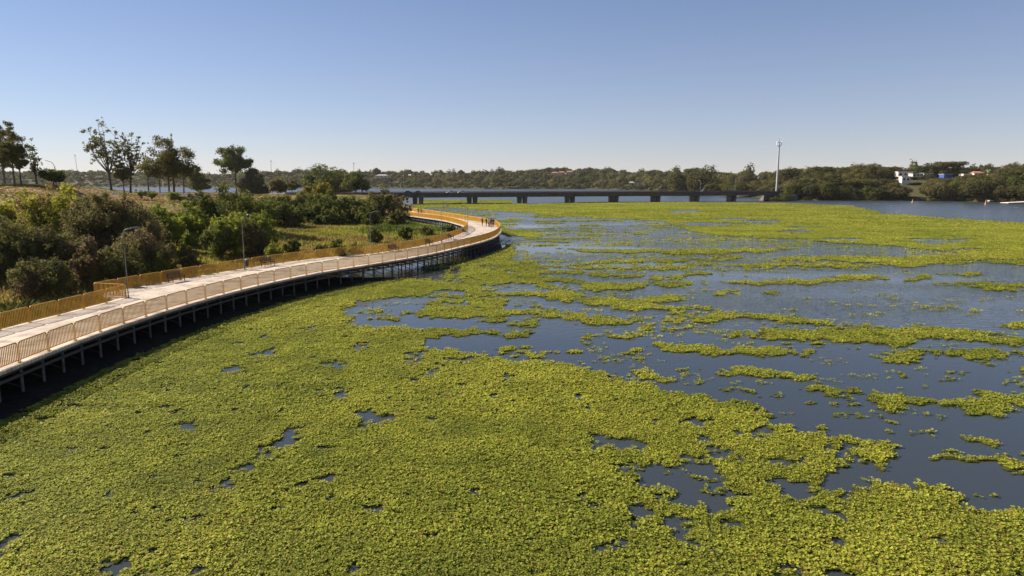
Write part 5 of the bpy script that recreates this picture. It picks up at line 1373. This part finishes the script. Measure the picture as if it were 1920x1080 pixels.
# emergent trees and palms on the skyline
PM = palm_proto(55, 9, 'palm standing above the wood', 'palms on the skyline')
sky_trees = [(707, 312, 1480, 'tall lone tree top on the skyline left of the bridge middle'), (575, 319, 1500, 'umbrella shaped tree top on the skyline above the yellow shrubs'), (1030, 311, 1350, 'big rounded tree on the skyline left of the red roofs'), (1053, 313, 1360, 'second rounded tree on the skyline right above the red roofs'), (865, 316, 1400, 'small tree top on the skyline above the white cars'),
             (1315, 305, 640, 'domed tree on the skyline above the right half of the bridge'), (1270, 310, 700, 'wide flat tree on the skyline left of the domed one'), (1640, 300, 560, 'tall bushy tree crowning the hill right of the mast'), (1610, 303, 560, 'dark tree beside the tallest one on the hill'), (1895, 300, 520, 'broad tree filling the right edge of the skyline'), (1850, 303, 560, 'dark tree behind the white tower house')]
for px, ty, Y, lab in sky_trees:
    X = at_dist(px, Y); H = zof(ty, Y) - fz(X, Y)
    if H < 6: H = 6
    put(4 if px < 1000 else 0, X, Y, max(H * .9, 9) / 11, H / 9, rr.uniform(0, 6), lab, 'emergent trees on the skyline')
fp = True
for px, ty, Y, lab in [(1570, 300, 560, 'left of the twin palms on the skyline right of the mast'), (1578, 301, 560, 'right of the twin palms on the skyline right of the mast'), (1517, 303, 560, 'single palm on the skyline just right of the mast'), (1738, 304, 560, 'palm on the skyline above the pale houses'), (1188, 312, 760, 'palm on the skyline above the fifth pair of piers'), (1120, 314, 900, 'small palm on the skyline above the fourth pair of piers'), (975, 316, 1350, 'small distant palm on the skyline left of the red roofs')]:
    X = at_dist(px, Y); z = fz(X, Y); H = zof(ty + 2, Y) - z; s = min(1.1, max(.6, H / 11.5))
    if fp: PM.location = (X, Y, z); PM.scale = (s, s, s); PM['label'] = lab; fp = False
    else: copy_tree(PM, (X, Y, z), rr.uniform(0, 6), (s, s, s), lab)

# ------------------------------------------------------------------ mast, houses, buoys, jetty
Y = 432; X = at_dist(1457, Y); z = fz(X, Y); H = zof(268, Y) - z
M_MAST = mat('mast_grey', (.40, .40, .41), (.33, .33, .34), .6, .5)
t = thing('telecom_mast', 'tall pale grey telecom mast with antenna ring above the wood', 'mast', (X, Y, z - .5))
m_ = MB(); m_.tube([(0, 0, 0), (0, 0, H * .5), (0, 0, H)], [.72, .58, .42], 14); obj('pole', m_, M_MAST, t)
m_ = MB(); m_.lathe([(.5, H - 1.4), (1.3, H - 1.3), (1.3, H - 1.1), (.5, H - 1.0)], n=12); m_.lathe([(.5, H + .6), (1.2, H + .7), (1.2, H + .85), (.4, H + .9)], n=12); m_.tube([(0, 0, H), (0, 0, H + 3.2)], [.12, .05], 6); obj('platform', m_, M_STEEL, t)
for k in range(6):
    a = k * PI / 3 + .2; m_ = MB(); m_.box((1.5 * math.cos(a), 1.5 * math.sin(a), H + .4), (.3, .35, 2.3), a); m_.bar((1.1 * math.cos(a), 1.1 * math.sin(a), H - 1.1), (1.35 * math.cos(a), 1.35 * math.sin(a), H - .2), .08, .08)
    obj('antenna', m_, M_WHITE, t)
M_ROOF = mat('clay_tiles', (.42, .15, .09), (.32, .11, .07), .85, .8); M_CREAM = mat('cream_wall', (.72, .64, .56), (.62, .55, .48), .85, .3); M_BLUE = mat('blue_panel', (.03, .08, .30), (.025, .06, .25), .6, .5); M_GREYR = mat('grey_roof', (.42, .40, .38), (.33, .31, .3), .85, .4)
M_OFFW = mat('faded_white_wall', (.50, .46, .41), (.40, .37, .33), .85, .3)
def house(px, by, Y, wpx, hpx, label, roof='flat', wall=None, roofm=None, depth=8.0, nwin=3, lift=0.0, group='houses across the lake', rz=-.15):
    wall = wall or M_CREAM
    Y = house_y(px, by)
    X = at_dist(px, Y); z = min(zof(by, Y), fz(X, Y) + 1.5); W = wpx * Y / F; H = hpx * Y / F
    zg = min(z, fz(X, Y)) - .5
    t = thing('house', label, 'house', (X, Y, z), rz, group)
    m_ = MB(); m_.box((0, 0, (H + zg - z) / 2), (W, depth, H - (zg - z))); obj('wall', m_, wall, t)
    m_ = MB()
    if roof == 'flat': m_.box((0, 0, H + .16), (W + .8, depth + .8, .3))
    else:
        e = .6; rh = min(2.2, W * .2)
        m_.add([(-W / 2 - e, -depth / 2 - e, H + .003), (W / 2 + e, -depth / 2 - e, H + .003), (W / 2 + e, depth / 2 + e, H + .003), (-W / 2 - e, depth / 2 + e, H + .003), (-W / 2 + W * .2, 0, H + rh), (W / 2 - W * .2, 0, H + rh)], [(3, 2, 1, 0), (0, 1, 5, 4), (1, 2, 5), (2, 3, 4, 5), (3, 0, 4)])
    obj('roof', m_, roofm or M_WHITE, t)
    for k in range(nwin):
        x = -W / 2 + W * (k + .5) / nwin; m_ = MB(); m_.box((x, -depth / 2 - .02, H * .55), (W / nwin * .5, .12, min(1.5, H * .45))); obj('window', m_, M_GLASS, t)
    return t
house(1693, 330, 448, 26, 10, 'long pale low house on the hill, left of the group', 'flat', M_CREAM, M_OFFW)
house(1695, 341, 430, 14, 10, 'pale pink house front below the long pale house', 'flat', M_CREAM, M_CREAM, 6, 2)
house(1716, 325, 458, 18, 6, 'white flat roofed house right of the long pale one', 'flat', M_OFFW, M_OFFW)
house(1735, 323, 466, 15, 6, 'white boxy house at the right of the pale group', 'flat', M_OFFW, M_OFFW)
house(1772, 332, 440, 14, 6, 'blue walled building under a grey sheet roof', 'flat', M_BLUE, M_GREYR, nwin=0)
house(1815, 325, 462, 26, 4, 'long low white roofed house near the right edge', 'flat', M_CREAM, M_OFFW)
house(1829, 324, 470, 16, 6, 'house with red roof slopes near the right edge', 'hip', M_CREAM, M_ROOF)
house(1856, 315, 490, 8, 11, 'narrow white tower house on the hilltop', 'flat', M_OFFW, M_OFFW, 5, 2)
for i, (px, by, w_, hp, rf, lab) in enumerate([(1040, 328, 12, 4, 'hip', 'red roofed white house on the far hill, left of three'), (1053, 327, 12, 4, 'hip', 'red roofed white house on the far hill, middle of three'), (1068, 326, 12, 4, 'hip', 'red roofed white house on the far hill, right of three')]):
    house(px, by, 1180 - i * 8, w_, hp, lab, rf, M_OFFW, M_ROOF, 9, 3)
house(717, 333, 1330, 22, 4, 'wide pale roofed house in the far wood left of the bridge middle', 'hip', M_CREAM, M_GREYR, 10, 3)
house(1196, 347, 800, 14, 5, 'small white house in the trees by the water behind the bridge', 'flat', M_OFFW, M_OFFW, 8, 2)
house(1168, 321, 900, 12, 3, 'small grey roofed house on the far hill above the bridge middle', 'hip', M_CREAM, M_GREYR, 8, 2)
house(1184, 346, 800, 9, 4, 'tiny pale house left of the small white one behind the bridge', 'hip', M_OFFW, M_GREYR, 7, 2)
house(1273, 333, 700, 9, 4, 'small pinkish house among trees above the sixth pair of piers', 'hip', M_CREAM, M_ROOF, 7, 2)
house(1427, 336, 520, 10, 4, 'small tan house among trees just left of the mast', 'hip', M_CREAM, M_GREYR, 7, 2)
def buoy(px, py, label, h, m_c):
    p = at(px, py, 0); t = thing('buoy', label, 'buoy', p, 0, 'orange buoys before the right bank')
    b_ = MB(); b_.lathe([(.5, -.3), (.55, .2), (.4, .35)], n=12); obj('float', b_, m_c, t)
    b_ = MB(); b_.lathe([(.36, .34), (.1, h), (.03, h + .05)], n=10); obj('cone', b_, m_c, t)
    b_ = MB(); b_.tube([(0, 0, h), (0, 0, h + .6)], .04, 6); obj('top_mark', b_, M_STEEL, t)
M_BUOY = mat('orange_buoy', (.62, .26, .05), (.5, .2, .04), .5, 2)
buoy(1848, 383.5, 'stout orange cone buoy near the right bank ramp', 2.2, M_BUOY); buoy(1711, 380, 'thin orange buoy standing off the right bank', 1.8, M_BUOY)
p = at(1905, 380, .5); t = thing('jetty', 'pale concrete boat ramp jetty at the right edge of the lake', 'jetty', (p.x, p.y, 0), .1)
m_ = MB(); m_.prism([(-6, .35), (9, .9), (9, 1.15), (-6, .55)], -2, 3); obj('slab', m_, M_CREAM, t)
for x in (-5, -1, 3, 7):
    m_ = MB(); m_.tube([(x, -1.7, -1), (x, -1.7, .55 + .03 * x)], .18, 8); obj('pile', m_, M_CONC, t)
p = at(1912, 376, 1.0); X = p.x + 1; Y = p.y + 14; t = thing('boathouse', 'dark open sided boathouse with a brown roof by the jetty', 'boathouse', (X, Y, fz(X, Y)), .05)
m_ = MB(); m_.add([(-7, -4, 3.6), (7, -4, 3.6), (7, 4, 3.6), (-7, 4, 3.6), (-7, 0, 4.9), (7, 0, 4.9)], [(3, 2, 1, 0), (0, 1, 5, 4), (2, 3, 4, 5), (1, 2, 5), (3, 0, 4)]); obj('roof', m_, mat('brown_roof', (.20, .12, .08), (.14, .09, .06), .9, .8), t)
for x in (-6.5, -2.2, 2.2, 6.5):
    for y in (-3.6, 3.6):
        m_ = MB(); m_.box((x, y, 1.6), (.25, .25, 3.99)); obj('post', m_, M_DARKST, t)
m_ = MB(); m_.box((0, 3.0, 1.4), (12, .2, 2.4)); obj('back_wall', m_, M_DARKST, t)
def boat(px, py, L, label, c, z=0.0, rz=0.2):
    p = at(px, py, z); t = thing('boat', label, 'boat', p, rz)
    V_ = []; 
    for s_, w_, zb in ((-.5, .8, .05), (-.25, 1.0, 0), (.1, 1.0, 0), (.35, .6, .1), (.5, .06, .45)): V_.append((s_ * L, w_ * L * .17, zb))
    m_ = MB(); vs = []; fs = []
    for x, w_, zb in V_: vs += [(x, -w_, .75), (x, -w_ * .6, zb), (x, w_ * .6, zb), (x, w_, .75)]
    for i in range(4):
        for k in range(4): fs.append((i * 4 + k, i * 4 + (k + 1) % 4, i * 4 + 4 + (k + 1) % 4, i * 4 + 4 + k))
    fs += [(0, 1, 2, 3), (19, 18, 17, 16)]; m_.add(vs, fs); obj('hull', m_, c, t)
    m_ = MB(); m_.box((-.05 * L, 0, 1.05), (L * .28, L * .22, .6), taper=.75); obj('cabin', m_, M_GLASS, t)
boat(1862, 377.6, 6.5, 'small white motor boat lying at the right bank beside the stout buoy', M_WHITE, .3)


# ------------------------------------------------------------------ dry season haze
hb = MB(); hb.box((300, 1900, 35), (7600, 4000, 75))
m = bpy.data.materials.new('haze_air'); m.use_nodes = True
n = m.node_tree; n.nodes.remove(n.nodes['Principled BSDF'])
pv = n.nodes.new('ShaderNodeVolumePrincipled'); pv.inputs['Color'].default_value = (.93, .93, .96, 1); pv.inputs['Density'].default_value = HAZE; pv.inputs['Anisotropy'].default_value = 0.0
n.links.new(pv.outputs[0], n.nodes['Material Output'].inputs['Volume'])
tag(obj('haze', hb, m), 'thin pale dry season haze over the lake', kind='stuff')
